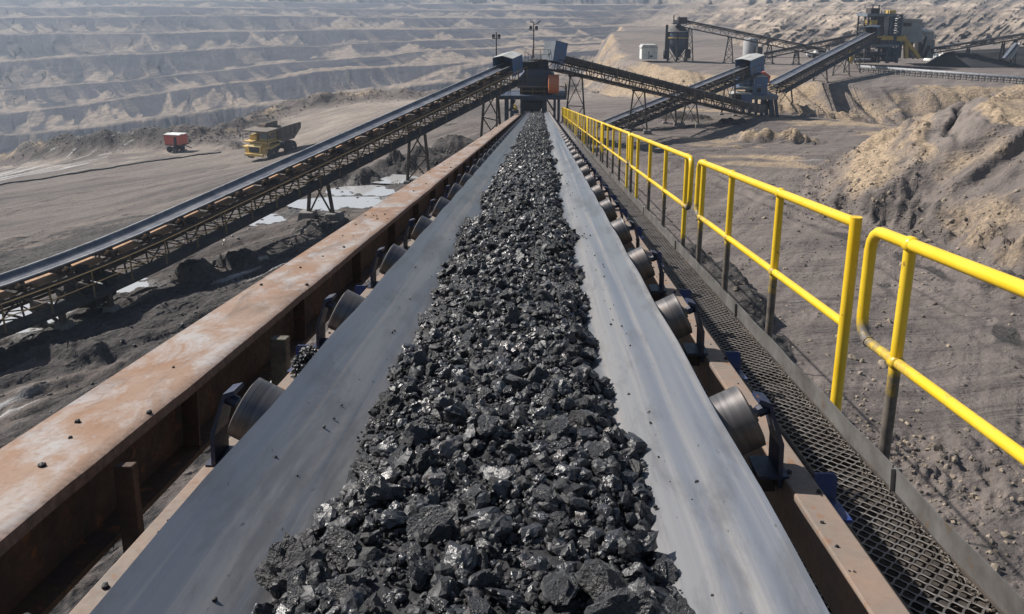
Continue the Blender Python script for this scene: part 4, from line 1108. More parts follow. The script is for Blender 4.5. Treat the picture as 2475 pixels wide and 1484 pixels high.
def bent(parent, top, Lx, wt, wb, zg, up_off, foot=None, nlev=2, along=None, r=.09, mat=None, name='trestle'):
    """a two-legged trestle with cross bracing and footings; a part with sub-parts"""
    mat = mat or M_gal
    Lh = Vector((Lx.x, Lx.y, 0)).normalized(); A = Vector((-Lh.y, Lh.x, 0))
    tl, tr = top - Lh * wt / 2, top + Lh * wt / 2
    bl, br = Vector((*(top - Lh * wb / 2).xy, zg(top - Lh * wb / 2))), Vector((*(top + Lh * wb / 2).xy, zg(top + Lh * wb / 2)))
    hd = MB(); hd.bar(tl - Lh * .15, tr + Lh * .15, r * 1.4, r * 1.6); tr_o = hd.obj(name, mat, parent)
    for a, b_ in ((tl, bl), (tr, br)):
        m = MB(); m.bar(a, b_, r * 1.25, r * 1.25, A); m.obj('leg', mat, tr_o)
    for i in range(nlev):
        f0, f1 = i / nlev, (i + 1) / nlev
        a0, a1 = bl.lerp(tl, f0), bl.lerp(tl, f1); c0, c1 = br.lerp(tr, f0), br.lerp(tr, f1)
        if i == 0: a0, c0 = bl.lerp(tl, .06), br.lerp(tr, .06)
        for p, q_ in ((a0, c1), (c0, a1), (a0, c0)):
            m = MB(); m.bar(p, q_, r * .62, r * .62, A); m.obj('brace', mat, tr_o)
    if foot:
        for b_ in (bl, br):
            m = MB(); w_, h_ = foot; c = b_ + Vector((0, 0, h_ * .3))
            m.add([c + Vector((sx * w_ * k, sy * w_ * k, z)) for z, k in ((-h_ * .9, .62), (h_ * .2, .42)) for sx, sy in ((-1, -1), (1, -1), (1, 1), (-1, 1))],
                  [(3, 2, 1, 0), (4, 5, 6, 7), (0, 1, 5, 4), (1, 2, 6, 5), (2, 3, 7, 6), (3, 0, 4, 7)])
            m.obj('footing', M_conc, tr_o, bevel=.05)
    return tr_o
def gallery(name, label, P0, P1, wb=1.0, near=1, depth=.85, rise=.45, pitch=1.1, idl=2.2, walk=True, posts=False, deck=False, group=None, fine=True, mat=None, rail_mat=None, beltmat=None, ext0=0.0, cover=False, curve=None):
    """near: +1 walkway on the right of travel, -1 on the left"""
    mat = mat or M_gal; rail_mat = rail_mat or M_ochre
    D, Lx, N = frame_of(P0, P1); P0 = P0 - D * ext0; L = (P1 - P0).length
    g = empty(name, P0 + D * (L / 2) - N * (rise + depth), label, 'conveyor', group)
    hw = wb / 2
    sb, kc = curve if curve else (0, 0); sb += ext0 if curve else 0
    Q = lambda s, l, n: P0 + D * s + Lx * l + N * (n + kc * max(0.0, sb - s) ** 2)
    ss = [0.0, L] if not curve else [sb * i / 12 for i in range(13)] + [L]
    def long(m, l, n, w_, h_):
        for a_, b_ in zip(ss[:-1], ss[1:]): m.bar(Q(a_, l, n), Q(b_, l, n), w_, h_, N)
        return m
    # belt
    prof = ([(-hw, .0), (-hw * .55, -.15), (0, -.19), (hw * .55, -.15), (hw, .0), (hw, -.035), (hw * .55, -.185), (0, -.225), (-hw * .55, -.185), (-hw, -.035)] if not cover else
            [(-hw, -.05), (-hw * .7, .09), (0, .15), (hw * .7, .09), (hw, -.05), (hw, -.10), (0, -.13), (-hw, -.10)])
    k = len(prof); vs = [Q(s, a, b_) for s in ss for a, b_ in prof]
    o = mesh_obj('belt', [tuple(v) for v in vs], [(r_ * k + j, r_ * k + (j + 1) % k, (r_ + 1) * k + (j + 1) % k, (r_ + 1) * k + j) for r_ in range(len(ss) - 1) for j in range(k)], beltmat or M_beltg, g)
    for sd in (-1, 1):
        m = MB(); long(m, sd * (hw + .01), .015, .05, .05); m.obj('belt_edge', M_edge, g)
    zt, zb = -rise, -rise - depth; tw = hw + .12
    # trusses
    n = max(2, int(L / pitch))
    for sd in (-1, 1):
        m = MB()
        long(m, sd * tw, zt, .09, .12); long(m, sd * tw, zb, .09, .13)
        for i in range(n + 1):
            s = L * i / n; m.bar(Q(s, sd * tw, zt), Q(s, sd * tw, zb), .05, .05, D)
            if i < n:
                s2 = L * (i + 1) / n
                if i % 2: m.bar(Q(s, sd * tw, zt), Q(s2, sd * tw, zb), .045, .045, Lx)
                else: m.bar(Q(s, sd * tw, zb), Q(s2, sd * tw, zt), .045, .045, Lx)
        m.obj('side_truss', mat, g)
    m = MB()
    for i in range(n + 1):
        s = L * i / n; m.bar(Q(s, -tw, zt), Q(s, tw, zt), .05, .05, N); m.bar(Q(s, -tw, zb), Q(s, tw, zb), .06, .06, N)
        if i < n: m.bar(Q(s, -tw, zb), Q(L * (i + 1) / n, tw, zb), .04, .04, N)
    m.obj('cross_bracing', mat, g)
    # return belt
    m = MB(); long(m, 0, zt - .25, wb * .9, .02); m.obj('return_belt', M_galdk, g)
    # idler frames
    ni = int(L / idl)
    for i in range(ni):
        s = idl * (i + .5); m = MB()
        for sd in (-1, 1):
            m.bar(Q(s, sd * (hw - .04), -.07), Q(s, sd * (hw + .04), zt), .10, .09, D)
            m.cyl(Q(s, sd * hw * .45, -.30), Q(s, sd * hw * 1.0, -.12), .06, 8)
            if posts: m.bar(Q(s, sd * (hw + .05), zt), Q(s, sd * (hw + .07), .16), .045, .045, D)
        m.bar(Q(s, -hw, zt + .12), Q(s, hw, zt + .12), .12, .10, N); m.bar(Q(s - .5, hw * .9, zt + .04), Q(s + .3, hw * .9, zt + .22), .05, .05, N)
        io = m.obj('idler_frame', mat if not deck else M_rustdark, g)
        if deck:
            m = MB(); m.cyl(Q(s, hw * .3, -.36), Q(s, hw * 1.02, -.13), .075, 10); m.obj('roller', M_steel, io)
            m = MB(); m.bar(Q(s - .6, tw + .05, zt), Q(s - .1, tw + .5, zb + .1), .04, .04); m.obj('strut', M_rustdark, io); m = MB(); m.bar(Q(s + .1, -hw, zt + .1), Q(s + .5, hw + .1, zt + .12), .06, .06)
            m.obj('cross_member', M_deck if i % 2 else M_rustdark, io)
            if i % 3 == 0: m = MB(); m.box(Q(s + .4, hw + .02, zt + .12), (.35, .3, .22)); m.obj('junction_box', M_galdk, io)
    if posts:
        for sd in (-1, 1):
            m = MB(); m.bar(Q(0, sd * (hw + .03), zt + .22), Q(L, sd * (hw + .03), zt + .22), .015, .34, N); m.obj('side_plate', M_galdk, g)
    if deck:
        m = MB()
        for i in range(ni):
            s = idl * (i + .5)
            m.bar(Q(s + .35, 0, zt + .07), Q(s + idl * .86, 0, zt + .07), wb * 1.05, .02, N)
        m.obj('deck_sheets', M_deck, g)
    if walk:
        w0, w1 = near * (tw + .06), near * (tw + .72)
        m = MB(); long(m, (w0 + w1) / 2, zb + .06, .64, .03); long(m, w1, zb, .05, .11)
        for i in range(n + 1): m.bar(Q(L * i / n, near * tw, zb - .03), Q(L * i / n, w1, zb - .03), .05, .06, N)
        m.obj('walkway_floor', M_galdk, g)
        m = MB(); U = Vector((0, 0, 1))
        m.tube([Q(a_, w1, zb) + U * 1.02 for a_ in ss], .026, 6); m.tube([Q(a_, w1, zb) + U * .55 for a_ in ss], .02, 6)
        hr = m.obj('handrail', rail_mat, g); np_ = int(L / 1.6)
        for i in range(np_ + 1):
            p = Q(L * i / np_, w1, zb); m = MB(); m.bar(p, p + U * 1.02, .04, .04, D); m.obj('rail_post', rail_mat if fine else mat, hr)
    return g, Q, L, (D, Lx, N), (zb, tw)
def s_for_u(Q, L, u, l=0, n=0):
    a, b_ = 0.0, L; fa = proj(Q(a, l, n))[0] - u
    for _ in range(50):
        c = (a + b_) / 2; fc = proj(Q(c, l, n))[0] - u
        if (fc > 0) == (fa > 0): a = c
        else: b_ = c
    return (a + b_) / 2
def housing(parent, Q, s0, s1, hw, n0, n1, mside, mend, mroof, name='head_housing', ridge=.12, open_end=True):
    """sheet metal hood over the end of a conveyor: side walls, end wall, gabled roof"""
    t = .04
    m = MB(); m.bar(Q(s1, -hw, (n0 + n1) / 2), Q(s1, hw, (n0 + n1) / 2), t, n1 - n0, Q(0, 0, 1) - Q(0, 0, 0)); h = m.obj(name, mend, parent)
    for sd in (-1, 1):
        m = MB(); m.bar(Q(s0, sd * hw, (n0 + n1) / 2), Q(s1, sd * hw, (n0 + n1) / 2), t, n1 - n0, Q(0, 0, 1) - Q(0, 0, 0)); m.obj('side_wall', mside, h)
    m = MB(); e = .06
    for sd in (-1, 1):
        m.add([Q(s0 - e, sd * (hw + e), n1 + .005), Q(s1 + e, sd * (hw + e), n1 + .005), Q(s1 + e, 0, n1 + ridge), Q(s0 - e, 0, n1 + ridge),
               Q(s0 - e, sd * (hw + e), n1 - .03), Q(s1 + e, sd * (hw + e), n1 - .03), Q(s1 + e, 0, n1 + ridge - .04), Q(s0 - e, 0, n1 + ridge - .04)],
              [(0, 1, 2, 3), (7, 6, 5, 4), (0, 4, 5, 1), (1, 5, 6, 2), (3, 2, 6, 7), (0, 3, 7, 4)])
    m.obj('roof', mroof, h)
    m = MB(); m.bar(Q(s0 + .06, 0, n0 + (n1 - n0) * .5), Q(s1 - .06, 0, n0 + (n1 - n0) * .5), hw * 1.9, .02, Q(0, 0, 1) - Q(0, 0, 0)); m.obj('drive_pulley_cover', M_black, h)
    return h
def wb_(m, u0, u1, v0, v1, y0, y1):
    """axis aligned block: left/right columns u, top/bottom rows v at distance y0, back at y1"""
    a, b_ = at((u0), v0, y0), at(u1, v1, y0); x0, x1, z1, z0 = a.x, b_.x, at((u0 + u1) / 2, v0, y0).z, at((u0 + u1) / 2, v1, y0).z
    return m.box(((x0 + x1) / 2, (y0 + y1) / 2, (z0 + z1) / 2), (x1 - x0, y1 - y0, z1 - z0))
def blk(name, mat, parent, *a, bevel=0):
    m = MB(); wb_(m, *a); return m.obj(name, mat, parent, bevel=bevel)
def grd(p): return gz(p.x, p.y)
def grail(parent, pts, h=1.0, mat=None, r=.025, step=1.0, name='handrail'):
    """hand rail along a polyline of floor points"""
    mat = mat or M_ochre; U = Vector((0, 0, 1)); m = MB(); pts = [Vector(p) for p in pts]
    for k in (1, .5): 
        for a, b_ in zip(pts[:-1], pts[1:]): m.bar(a + U * h * k, b_ + U * h * k, r * 1.6, r * 1.6)
    o = m.obj(name, mat, parent)
    for a, b_ in zip(pts[:-1], pts[1:]):
        n = max(1, round((b_ - a).length / step))
        for i in range(n + 1):
            p = a.lerp(b_, i / n); m = MB(); m.bar(p, p + U * h, r * 1.8, r * 1.8, (1, 0, 0)); m.obj('rail_post', mat, o)
    return o
# ---------------- left conveyor, rising to the transfer station
g, Q, L, (D, Lx, N), (zb, tw) = gallery('raised_conveyor', 'long dark raised conveyor climbing from the lower left to the open blue hood', at(0, 703, 24), at(1232, 153, 61.5), curve=(6.5, .0075),
    wb=1.05, near=1, depth=.78, rise=.50, pitch=1.0, idl=1.72, deck=True, ext0=9.0)
L1c = (Q, L)
LHOUS = housing(g, Q, L - 1.3, L + .55, .80, -.75, .62, M_hblue, M_hblue, M_roof, ridge=.20)
def gnd(p): return gz(p.x, p.y)
for (u, w_, ft, nl) in ((765, 1.15, (.9, .8), 1), (1004, 1.15, (.5, .4), 2), (1183, 1.2, (.5, .4), 2)):
    s = s_for_u(Q, L, u, 0, zb); top = Q(s, .1, zb - .08)
    bent(g, top, Lx, w_ * .88, w_ * 1.45, gnd, 0, foot=ft, nlev=nl, r=.11)
for u in (100, 215):
    s = s_for_u(Q, L, u, 0, zb); top = Q(s, .3, zb - .08); bent(g, top, Lx, 1.3, 1.4, gnd, 0, foot=(.5, .4), nlev=1, r=.14)
# tension drum and its frame slung under the lower end
s = s_for_u(Q, L, 175, 0, zb); m = MB(); m.cyl(Q(s, -.5, zb - .05), Q(s, 1.0, zb - .05), .30, 18); m.cyl(Q(s + .9, -.5, zb + .3), Q(s + .9, 1.0, zb + .3), .22, 18)
m.box(Q(s + .4, .3, zb - .35), (1.2, 1.4, .25)); m.obj('tension_pulley', M_black, g)
# ---------------- right conveyor, head above the station, tail at the second station
g2, Q2, L2, (D2, Lx2, N2), (zb2, tw2) = gallery('descending_conveyor', 'dark conveyor sloping down right from the tall blue hood to the far blue transfer station', at(1338, 130, 63.2), at(1806, 249, 84),
    wb=.95, near=1, depth=.80, rise=.42, pitch=.95, idl=1.15, walk=True, posts=True, rail_mat=M_gal)
housing(g2, lambda s, l, n: Q2(s, l, n), -.55, .75, .60, -.62, .95, M_hblue, M_hgrey, M_hblue, ridge=.02)
m = MB(); m.bar(Q2(-.60, 0, .17), Q2(-.57, 0, .17), 1.2, 1.55, N2); m.obj('end_plate', M_hgrey, g2)
for (u, w_, ft) in ((1390, 1.0, (.6, .5)), (1542, 1.0, (.75, .7)), (1668, 1.0, (.8, .8))):
    s = s_for_u(Q2, L2, u, 0, zb2); bent(g2, Q2(s, .1, zb2 - .06), Vector((1, .0, 0)), w_ * .95, w_ * 1.75, gnd, 0, foot=ft, nlev=2 if u < 1600 else 1, r=.10)
# ---------------- third conveyor behind it
g3, Q3, L3, (D3, Lx3, N3), (zb3, tw3) = gallery('inclined_conveyor', 'grey conveyor climbing from behind the yellow railing to the small blue hood', at(1452, 300, 72), at(1812, 155, 87.5),
    wb=1.05, near=1, depth=.55, rise=.40, pitch=.8, idl=.9, walk=True, rail_mat=M_gal, fine=False)
housing(g3, Q3, L3 - 1.3, L3 + 1.2, .95, -.95, .75, M_hblue, M_hblue, M_roof, ridge=.15)
for (u, w_) in ((1762, 1.2), (1620, 1.0)):
    s = s_for_u(Q3, L3, u, 0, zb3); bent(g3, Q3(s, .1, zb3 - .06), Lx3, w_, w_ * 1.4, gnd, 0, foot=(.5, .4), nlev=1, r=.10)
# ---------------- fourth conveyor up to the plant
g4, Q4, L4, (D4, Lx4, N4), (zb4, tw4) = gallery('steep_conveyor', 'twin railed conveyor climbing right from the far blue station to the processing plant', at(1868, 200, 89.5), at(2108, 76, 127),
    wb=1.15, near=1, depth=.65, rise=.40, pitch=1.1, idl=1.3, walk=True, rail_mat=M_gal, fine=False)
housing(g4, Q4, L4 - 1.0, L4 + 1.2, .85, -.6, .75, M_navy, M_navy, M_navy, ridge=.1)
for (u, w_) in ((1893, 1.5), (1983, 1.2), (2035, 1.5), (2062, 1.5)):
    s = s_for_u(Q4, L4, u, 0, zb4); bent(g4, Q4(s, .1, zb4 - .06), Lx4, w_, w_ * 1.5, gnd, 0, foot=(.4, .3), nlev=1, r=.11)
# ---------------- transfer station at the end of the belt
ts_ = empty('transfer_station', at(1290, 295, 65), 'dark navy transfer station with a railed platform straddling the far end of the belt', 'transfer tower')
Y0 = 63.0
def poly_block(name, mat, parent, uv, y0, y1, bevel=0):
    m = MB(); m.prism([at(u, v, y0) for u, v in uv][::-1], (0, y1 - y0, 0)); return m.obj(name, mat, parent, bevel=bevel)
poly_block('hopper', M_hblue if False else M_navy, ts_, [(1250, 213), (1250, 192), (1272, 168), (1324, 168), (1340, 183), (1340, 213)], Y0 + .2, Y0 + 3.2)
for v in (182, 196): 
    m = MB(); wb_(m, 1249 if v > 190 else 1259, 1341, v, v + 1.6, Y0 + .14, Y0 + .2); m.obj('stiffener', M_navy, ts_)
for u in (1268, 1296, 1322): blk('stiffener', M_navy, ts_, u, u + 1.5, 183, 212, Y0 + .12, Y0 + .2)
blk('lower_body', M_black, ts_, 1256, 1334, 213, 232, Y0 + .5, Y0 + 3.0)
blk('chute_neck', M_navy, ts_, 1300, 1325, 146, 168, Y0 + .6, Y0 + 1.8)
blk('feed_box', M_black, ts_, 1262, 1300, 150, 170, Y0 + .3, Y0 + 2.2)
pf = blk('platform', M_navy, ts_, 1206, 1369, 231.5, 241, Y0 - .5, Y0 + 3.8)
fl = at(1206, 231.5, Y0 - .5); x0, x1 = fl.x, at(1369, 231, Y0 - .5).x; zf = fl.z
grail(ts_, [(x0, Y0 + 3.7, zf), (x0, Y0 - .45, zf), (x1, Y0 - .45, zf), (x1, Y0 + 3.7, zf)], .72, M_ochre, .022, .85)
blk('discharge_chute', M_navy, ts_, 1257, 1321, 241, 262, Y0 + .0, Y0 + 2.6)
blk('discharge_chute', M_navy, ts_, 1257, 1268, 262, 300, Y0 + .2, Y0 + 2.6); blk('discharge_chute', M_navy, ts_, 1309, 1321, 262, 300, Y0 + .2, Y0 + 2.6)
poly_block('rubber_skirt', M_black, ts_, [(1266, 246), (1312, 246), (1306, 268), (1297, 273), (1276, 273), (1268, 268)], Y0 - .35, Y0 + .0)
for u in (1222, 1236, 1341, 1351):
    for yy in (Y0 + .1, Y0 + 3.3):
        a = at(u, 241, Y0 + .1); p = Vector((a.x, yy, a.z)); m = MB(); m.bar(p, Vector((p.x, p.y, gz(p.x, p.y) - .1)), .14 if u > 1240 else .2, .2, (0, 1, 0)); m.obj('leg', M_navy, ts_)
for (ua, ub) in ((1245, 1230), (1322, 1338)):
    m = MB(); m.bar(at(ua, 242, Y0 + .2), at(ub, 268, Y0 + .2), .12, .12); m.obj('brace', M_black, ts_)
m = MB(); c = at(1337, 203.5, Y0 - .1); r_ = .74; m.lathe(c - Vector((.41, 0, 0)), [(r_ * .9, 0), (r_, .04), (r_, .80), (r_ * .9, .84)], 40, (1, 0, 0)); m.obj('flywheel_guard', M_orange, ts_, auto=True)
# upper landing between both heads
blk('upper_landing', M_gal, ts_, 1286, 1345, 144, 147, Y0 - .3, Y0 + 1.4)
a = at(1286, 144, Y0 - .3); b_ = at(1345, 144, Y0 - .3); grail(ts_, [(a.x, Y0 + 1.3, a.z), tuple(a), tuple(b_)], .75, M_ochre, .02, .6)
a = at(1268, 150, Y0 - 1.0); b_ = at(1284, 160, Y0); grail(ts_, [tuple(a), tuple(b_)], .8, M_gal, .02, .5)
# small yellow drive at the foot, cable drum cage
mo = empty('drive_motor', at(1245, 268, 61.5), 'small faded yellow motor beside the belt at the foot of the transfer station', 'motor')
m = MB(); m.cyl(at(1241, 262, 61.5), at(1250, 262, 61.5), .17, 14); m.obj('motor_body', M_yelp, mo, auto=True); m = MB(); m.box(at(1245, 270, 61.5), (.5, .4, .25)); m.obj('motor_base', M_navy, mo)
m = MB(); m.cyl(at(1243.5, 256, 61.5), at(1243.5, 252, 61.5), .07, 10); m.obj('terminal_box', M_yelp, mo)
# ---------------- light masts
def mast(u, vtop, Y, arm, label, vlamp, extra=False):
    p = at(u, vtop, Y); zg = gz(p.x, p.y); g = empty('light_mast', (p.x, p.y, zg), label, 'light mast', 'light masts at the transfer station')
    m = MB(); m.tube([(p.x, p.y, zg), (p.x, p.y, p.z)], [.085, .045], 10); m.obj('mast_pole', M_galdk, g)
    zl = at(u, vlamp, Y).z
    m = MB(); m.box((p.x, p.y, zl - .10), (arm * 2, .10, .06)); m.obj('crossarm', M_galdk, g)
    for sx in (-1, 1):
        m = MB(); m.box((p.x + sx * arm * .62, p.y - .05, zl + .06), (arm * .62, .26, .26), Matrix.Rotation(R(-25), 3, 'X')); o = m.obj('floodlight', M_galdk, g)
        m = MB(); m.box((p.x + sx * arm * .62, p.y - .17, zl + .04), (arm * .5, .02, .20), Matrix.Rotation(R(-25), 3, 'X')); m.obj('lens', M_lamp, o)
    if extra:
        for (dx, rz) in ((-.12, .1), (.42, -.6)):
            m = MB(); m.box((p.x + dx, p.y, zl + .55), (.34, .22, .07), Matrix.Rotation(rz, 3, 'Y')); m.obj('floodlight', M_galdk, g)
        m = MB(); m.bar((p.x, p.y, zl + .3), (p.x + .42, p.y, zl + .5), .04); m.obj('crossarm', M_galdk, g)
mast(1199, 78, 66.5, .36, 'shorter light mast with two bright floodlights left of the blue hoods', 90)
mast(1289.5, 56, 68.0, .38, 'tallest light mast between the two blue hoods, four lamp heads', 70, True)
# ---------------- second station
st = empty('transfer_station', at(1835, 268, 88), 'blue transfer station with a red hood at the foot of the far conveyors', 'transfer tower')
Y1 = 86.5
blk('lower_body', M_hblue, st, 1788, 1832, 178, 213, Y1 + .6, Y1 + 3.5)
cb = blk('drive_cabinet', M_hblue, st, 1822, 1853, 186, 229, Y1 - .2, Y1 + 1.6); blk('cabinet_roof', M_roof, cb, 1821, 1854, 184, 186, Y1 - .3, Y1 + 1.7)
blk('vent', M_roof, cb, 1828, 1840, 205, 206.5, Y1 - .25, Y1 - .2); blk('vent', M_black, cb, 1829, 1838, 214, 224, Y1 - .25, Y1 - .2)
poly_block('red_hood', M_red, st, [(1833, 186), (1831, 176), (1848, 174), (1862, 184), (1858, 200), (1845, 200)], Y1 + 1.8, Y1 + 3.4)
blk('platform', M_hgrey, st, 1777, 1822, 212, 217, Y1 - .6, Y1 + 2.6)
a = at(1777, 212, Y1 - .6); b_ = at(1822, 212, Y1 - .6); grail(st, [(a.x, Y1 + 2.5, a.z), tuple(a), tuple(b_)], .9, M_edge, .025, .6)
blk('chute', M_black, st, 1812, 1843, 217, 231, Y1 + .2, Y1 + 2.2)
blk('platform', M_hgrey, st, 1806, 1880, 231, 241, Y1 - .6, Y1 + 3.0)
hb_ = blk('tail_housing', M_hblue, st, 1793, 1816, 228, 263, Y1 - 1.6, Y1 + .2); blk('tail_opening', M_black, hb_, 1770, 1793, 229, 250, Y1 - 1.2, Y1 + .2)
poly_block('roof', M_roof, hb_, [(1768, 228.5), (1781, 225), (1818, 226), (1818, 228.5)], Y1 - 1.7, Y1 + .3)
for (u, w_) in ((1812, .3), (1828, .2), (1843, .3), (1862, .45), (1874, .3)):
    for yy in (Y1 + .1, Y1 + 2.6):
        a = at(u, 241, Y1); p = Vector((a.x, yy, a.z)); m = MB(); m.bar(p, Vector((p.x + (.4 if u > 1860 else 0), p.y, gz(p.x, p.y) - .2)), w_, w_, (0, 1, 0)); m.obj('leg', M_navy, st)
for (u, v) in ((1818, 256), (1838, 258)):
    m = MB(); m.box(at(u, v + 4, Y1 - .3), (.85, .8, .9)); m.obj('footing', M_conc, st, bevel=.05)
m = MB(); m.bar(at(1848, 245, Y1 + .3), at(1866, 268, Y1 + .3), .5, .4); m.obj('chute', M_black, st)
# ================================================================== PLANT ON THE PLATEAU
def zpl(p): return PLAT_Z + .05
sh = empty('shed', at(1570, 143, 137), 'small pale green white cabin left of the dark silo on the plateau', 'shed')
w_o = blk('wall', M_white, sh, 1551, 1588, 116, 144, 135.5, 138.5); poly_block('roof', M_roof, sh, [(1549, 116.5), (1554, 109), (1586, 109), (1591, 116.5)], 135.3, 138.8)
blk('door', M_paleg, sh, 1566, 1569.5, 124, 142, 135.44, 135.5); blk('window', M_galdk, sh, 1571, 1576, 134, 139, 135.44, 135.5)
si = empty('silo', at(1640, 143, 137), 'dark cone roofed storage silo on legs with a conveyor head on top', 'silo')
Ys = 138.0; c = at(1638, 100, Ys); S_ = Ys / FPX
def zv(v): return at(1638, v, Ys).z
m = MB(); m.lathe((c.x, Ys, 0), [(24.5 * S_, zv(76)), (24.5 * S_, zv(77)), (24 * S_, zv(104)), (22 * S_, zv(112)), (9 * S_, zv(132)), (7 * S_, zv(138))], 20); m.obj('silo_shell', M_navy, si, auto=True)
m = MB(); m.lathe((c.x, Ys, 0), [(25.5 * S_, zv(76)), (5 * S_, zv(61)), (4 * S_, zv(57))], 12); m.obj('cone_roof', M_galdk, si)
m = MB(); m.lathe((c.x, Ys, 0), [(25 * S_, zv(92)), (26.5 * S_, zv(92)), (26.5 * S_, zv(90)), (25 * S_, zv(90))], 20); m.obj('ring_beam', M_yelp, si)
m = MB(); m.lathe((c.x, Ys, 0), [(25 * S_, zv(76)), (26.5 * S_, zv(76)), (26.5 * S_, zv(74.5)), (25 * S_, zv(74.5))], 20); m.obj('ring_beam', M_roof, si)
for k in range(6):
    a = k * 1.0472 + .3; x, y = c.x + 25 * S_ * math.cos(a), Ys + 25 * S_ * math.sin(a)
    m = MB(); m.bar((x, y, zv(76)), (x, y, PLAT_Z - .3), .24); m.obj('leg', M_galdk, si)
    a2 = a + 1.0472; x2, y2 = c.x + 25 * S_ * math.cos(a2), Ys + 25 * S_ * math.sin(a2); m = MB(); m.bar((x, y, zv(118)), (x2, y2, PLAT_Z), .1); m.obj('brace', M_galdk, si)
blk('head_box', M_galdk, si, 1641, 1660, 42, 58, Ys - 1, Ys + 1); blk('landing', M_galdk, si, 1627, 1645, 57, 59, Ys - 1.2, Ys + 1)
for u in (1627.5, 1640): blk('rail_post', M_galdk, si, u, u + 1.3, 36 if u < 1630 else 40, 58, Ys - 1.2, Ys - 1.1)
blk('control_panel', M_paleg, si, 1629, 1638, 48, 57, Ys - 1, Ys - .3)
blk('ladder', M_galdk, si, 1609, 1611, 60, 143, Ys - 1.4, Ys - 1.2); blk('tank', M_black, si, 1606, 1616, 122, 143, Ys - 2.4, Ys - 1); blk('tank', M_black, si, 1661, 1668, 120, 142, Ys - 2.4, Ys - 1)
g5, Q5, L5, (D5, Lx5, N5), (zb5, tw5) = gallery('overhead_conveyor', 'high lattice conveyor sloping right from the silo top across the plateau', at(1652, 48, 138), at(1995, 118, 131),
    wb=1.0, near=1, depth=.85, rise=.35, pitch=1.25, idl=2.0, walk=False, beltmat=M_galdk, fine=False)
for u in (1668, 1764, 1860, 1926, 1975):
    s = s_for_u(Q5, L5, u, 0, zb5); bent(g5, Q5(s, 0, zb5 - .06), Vector((1, 0, 0)), .5, 1.5 if u < 1900 else 1.0, zpl, 0, foot=(.5, .3), nlev=3 if u < 1800 else 2, r=.12, mat=M_galdk)
g6, Q6, L6, _, (zb6, _) = gallery('overhead_conveyor', 'faint lattice conveyor rising right behind the plateau yard to the plant tower', at(1845, 128, 150), at(2108, 74, 146),
    wb=.9, near=1, depth=.7, rise=.3, pitch=1.25, idl=2.5, walk=False, beltmat=M_galdk, fine=False)
for u in (1925, 2000, 2050):
    s = s_for_u(Q6, L6, u, 0, zb6); bent(g6, Q6(s, 0, zb6), Vector((1, 0, 0)), .5, 1.0, zpl, 0, nlev=2, r=.12, mat=M_galdk)
tk = empty('storage_tank', at(1812, 133, 150), 'squat grey cylindrical tank behind the overhead conveyor', 'tank')
c = at(1813, 120, 150); S_ = 150 / FPX; m = MB(); m.lathe((c.x, 150, 0), [(17 * S_, PLAT_Z - .3), (17 * S_, c.z + 24 * S_), (16 * S_, c.z + 26 * S_), (3 * S_, c.z + 28 * S_)], 28); m.obj('tank_shell', M_paleg, tk, auto=True)
blk('annex', M_galdk, tk, 1831, 1842, 114, 133, 147, 149)
# processing plant
pl = empty('processing_plant', at(2130, 151, 130), 'tall dark lattice processing tower with yellow platforms above the plateau', 'processing plant')
Yp = 129.0
def lat(u0, u1, v0, v1, y0, y1, n, mat, name='lattice_column', w_=.22):
    m = MB(); a = at(u0, v0, y0); b_ = at(u1, v1, y0); x0, x1, z1, z0 = a.x, b_.x, a.z, b_.z
    for x in (x0, x1):
        for y in (y0, y1): m.bar((x, y, z0), (x, y, z1), w_, w_, (0, 1, 0))
    for i in range(n):
        za, zb__ = z0 + (z1 - z0) * i / n, z0 + (z1 - z0) * (i + 1) / n
        m.bar((x0, y0, za), (x1, y0, zb__) , w_ * .5); m.bar((x1, y0, za), (x0, y0, zb__), w_ * .5); m.bar((x0, y0, zb__), (x1, y0, zb__), w_ * .5); m.bar((x1, y0, zb__), (x1, y1, zb__), w_ * .5); m.bar((x0, y0, zb__), (x0, y1, zb__), w_ * .5)
    return m.obj(name, mat, pl)
lat(2099, 2120, 40, 152, Yp, Yp + 4, 9, M_galdk); lat(2154, 2166, 36, 152, Yp, Yp + 3, 10, M_navy, w_=.3); lat(2112, 2154, 40, 100, Yp + .5, Yp + 4, 4, M_galdk)
lat(2068, 2092, 118, 152, Yp + 1, Yp + 4, 3, M_galdk); lat(2125, 2145, 112, 152, Yp + 1, Yp + 5, 2, M_navy, w_=.34)
blk('top_deck', M_hgrey, pl, 2096, 2168, 33, 40, Yp - .3, Yp + 4); blk('hoist_box', M_galdk, pl, 2105, 2125, 20, 33, Yp, Yp + 2)
for u in (2109, 2124): blk('hoist_post', M_galdk, pl, u, u + 1.4, 12, 20, Yp, Yp + .2)
blk('hoist_beam', M_galdk, pl, 2108, 2127, 12, 13.3, Yp, Yp + .2)
for u in (2130, 2138, 2146): blk('rail_post', M_galdk, pl, u, u + 1, 26, 33, Yp, Yp + .1)
blk('yellow_cabin', M_yelp, pl, 2150, 2164, 25, 33, Yp, Yp + 1.5); blk('hopper', M_yelp, pl, 2105, 2119, 49, 60, Yp - .4, Yp + 2); blk('bin', M_galdk, pl, 2117, 2126, 40, 56, Yp, Yp + 2)
poly_block('bin', M_galdk, pl, [(2112, 80), (2116, 60), (2128, 52), (2136, 60), (2136, 84)], Yp - .2, Yp + 2.5)
blk('cladding', M_paleg, pl, 2137, 2152, 42, 88, Yp + .2, Yp + 2.5)
poly_block('lower_body', M_navy, pl, [(2098, 78), (2112, 84), (2140, 92), (2172, 84), (2172, 108), (2140, 116), (2100, 112)], Yp, Yp + 4)
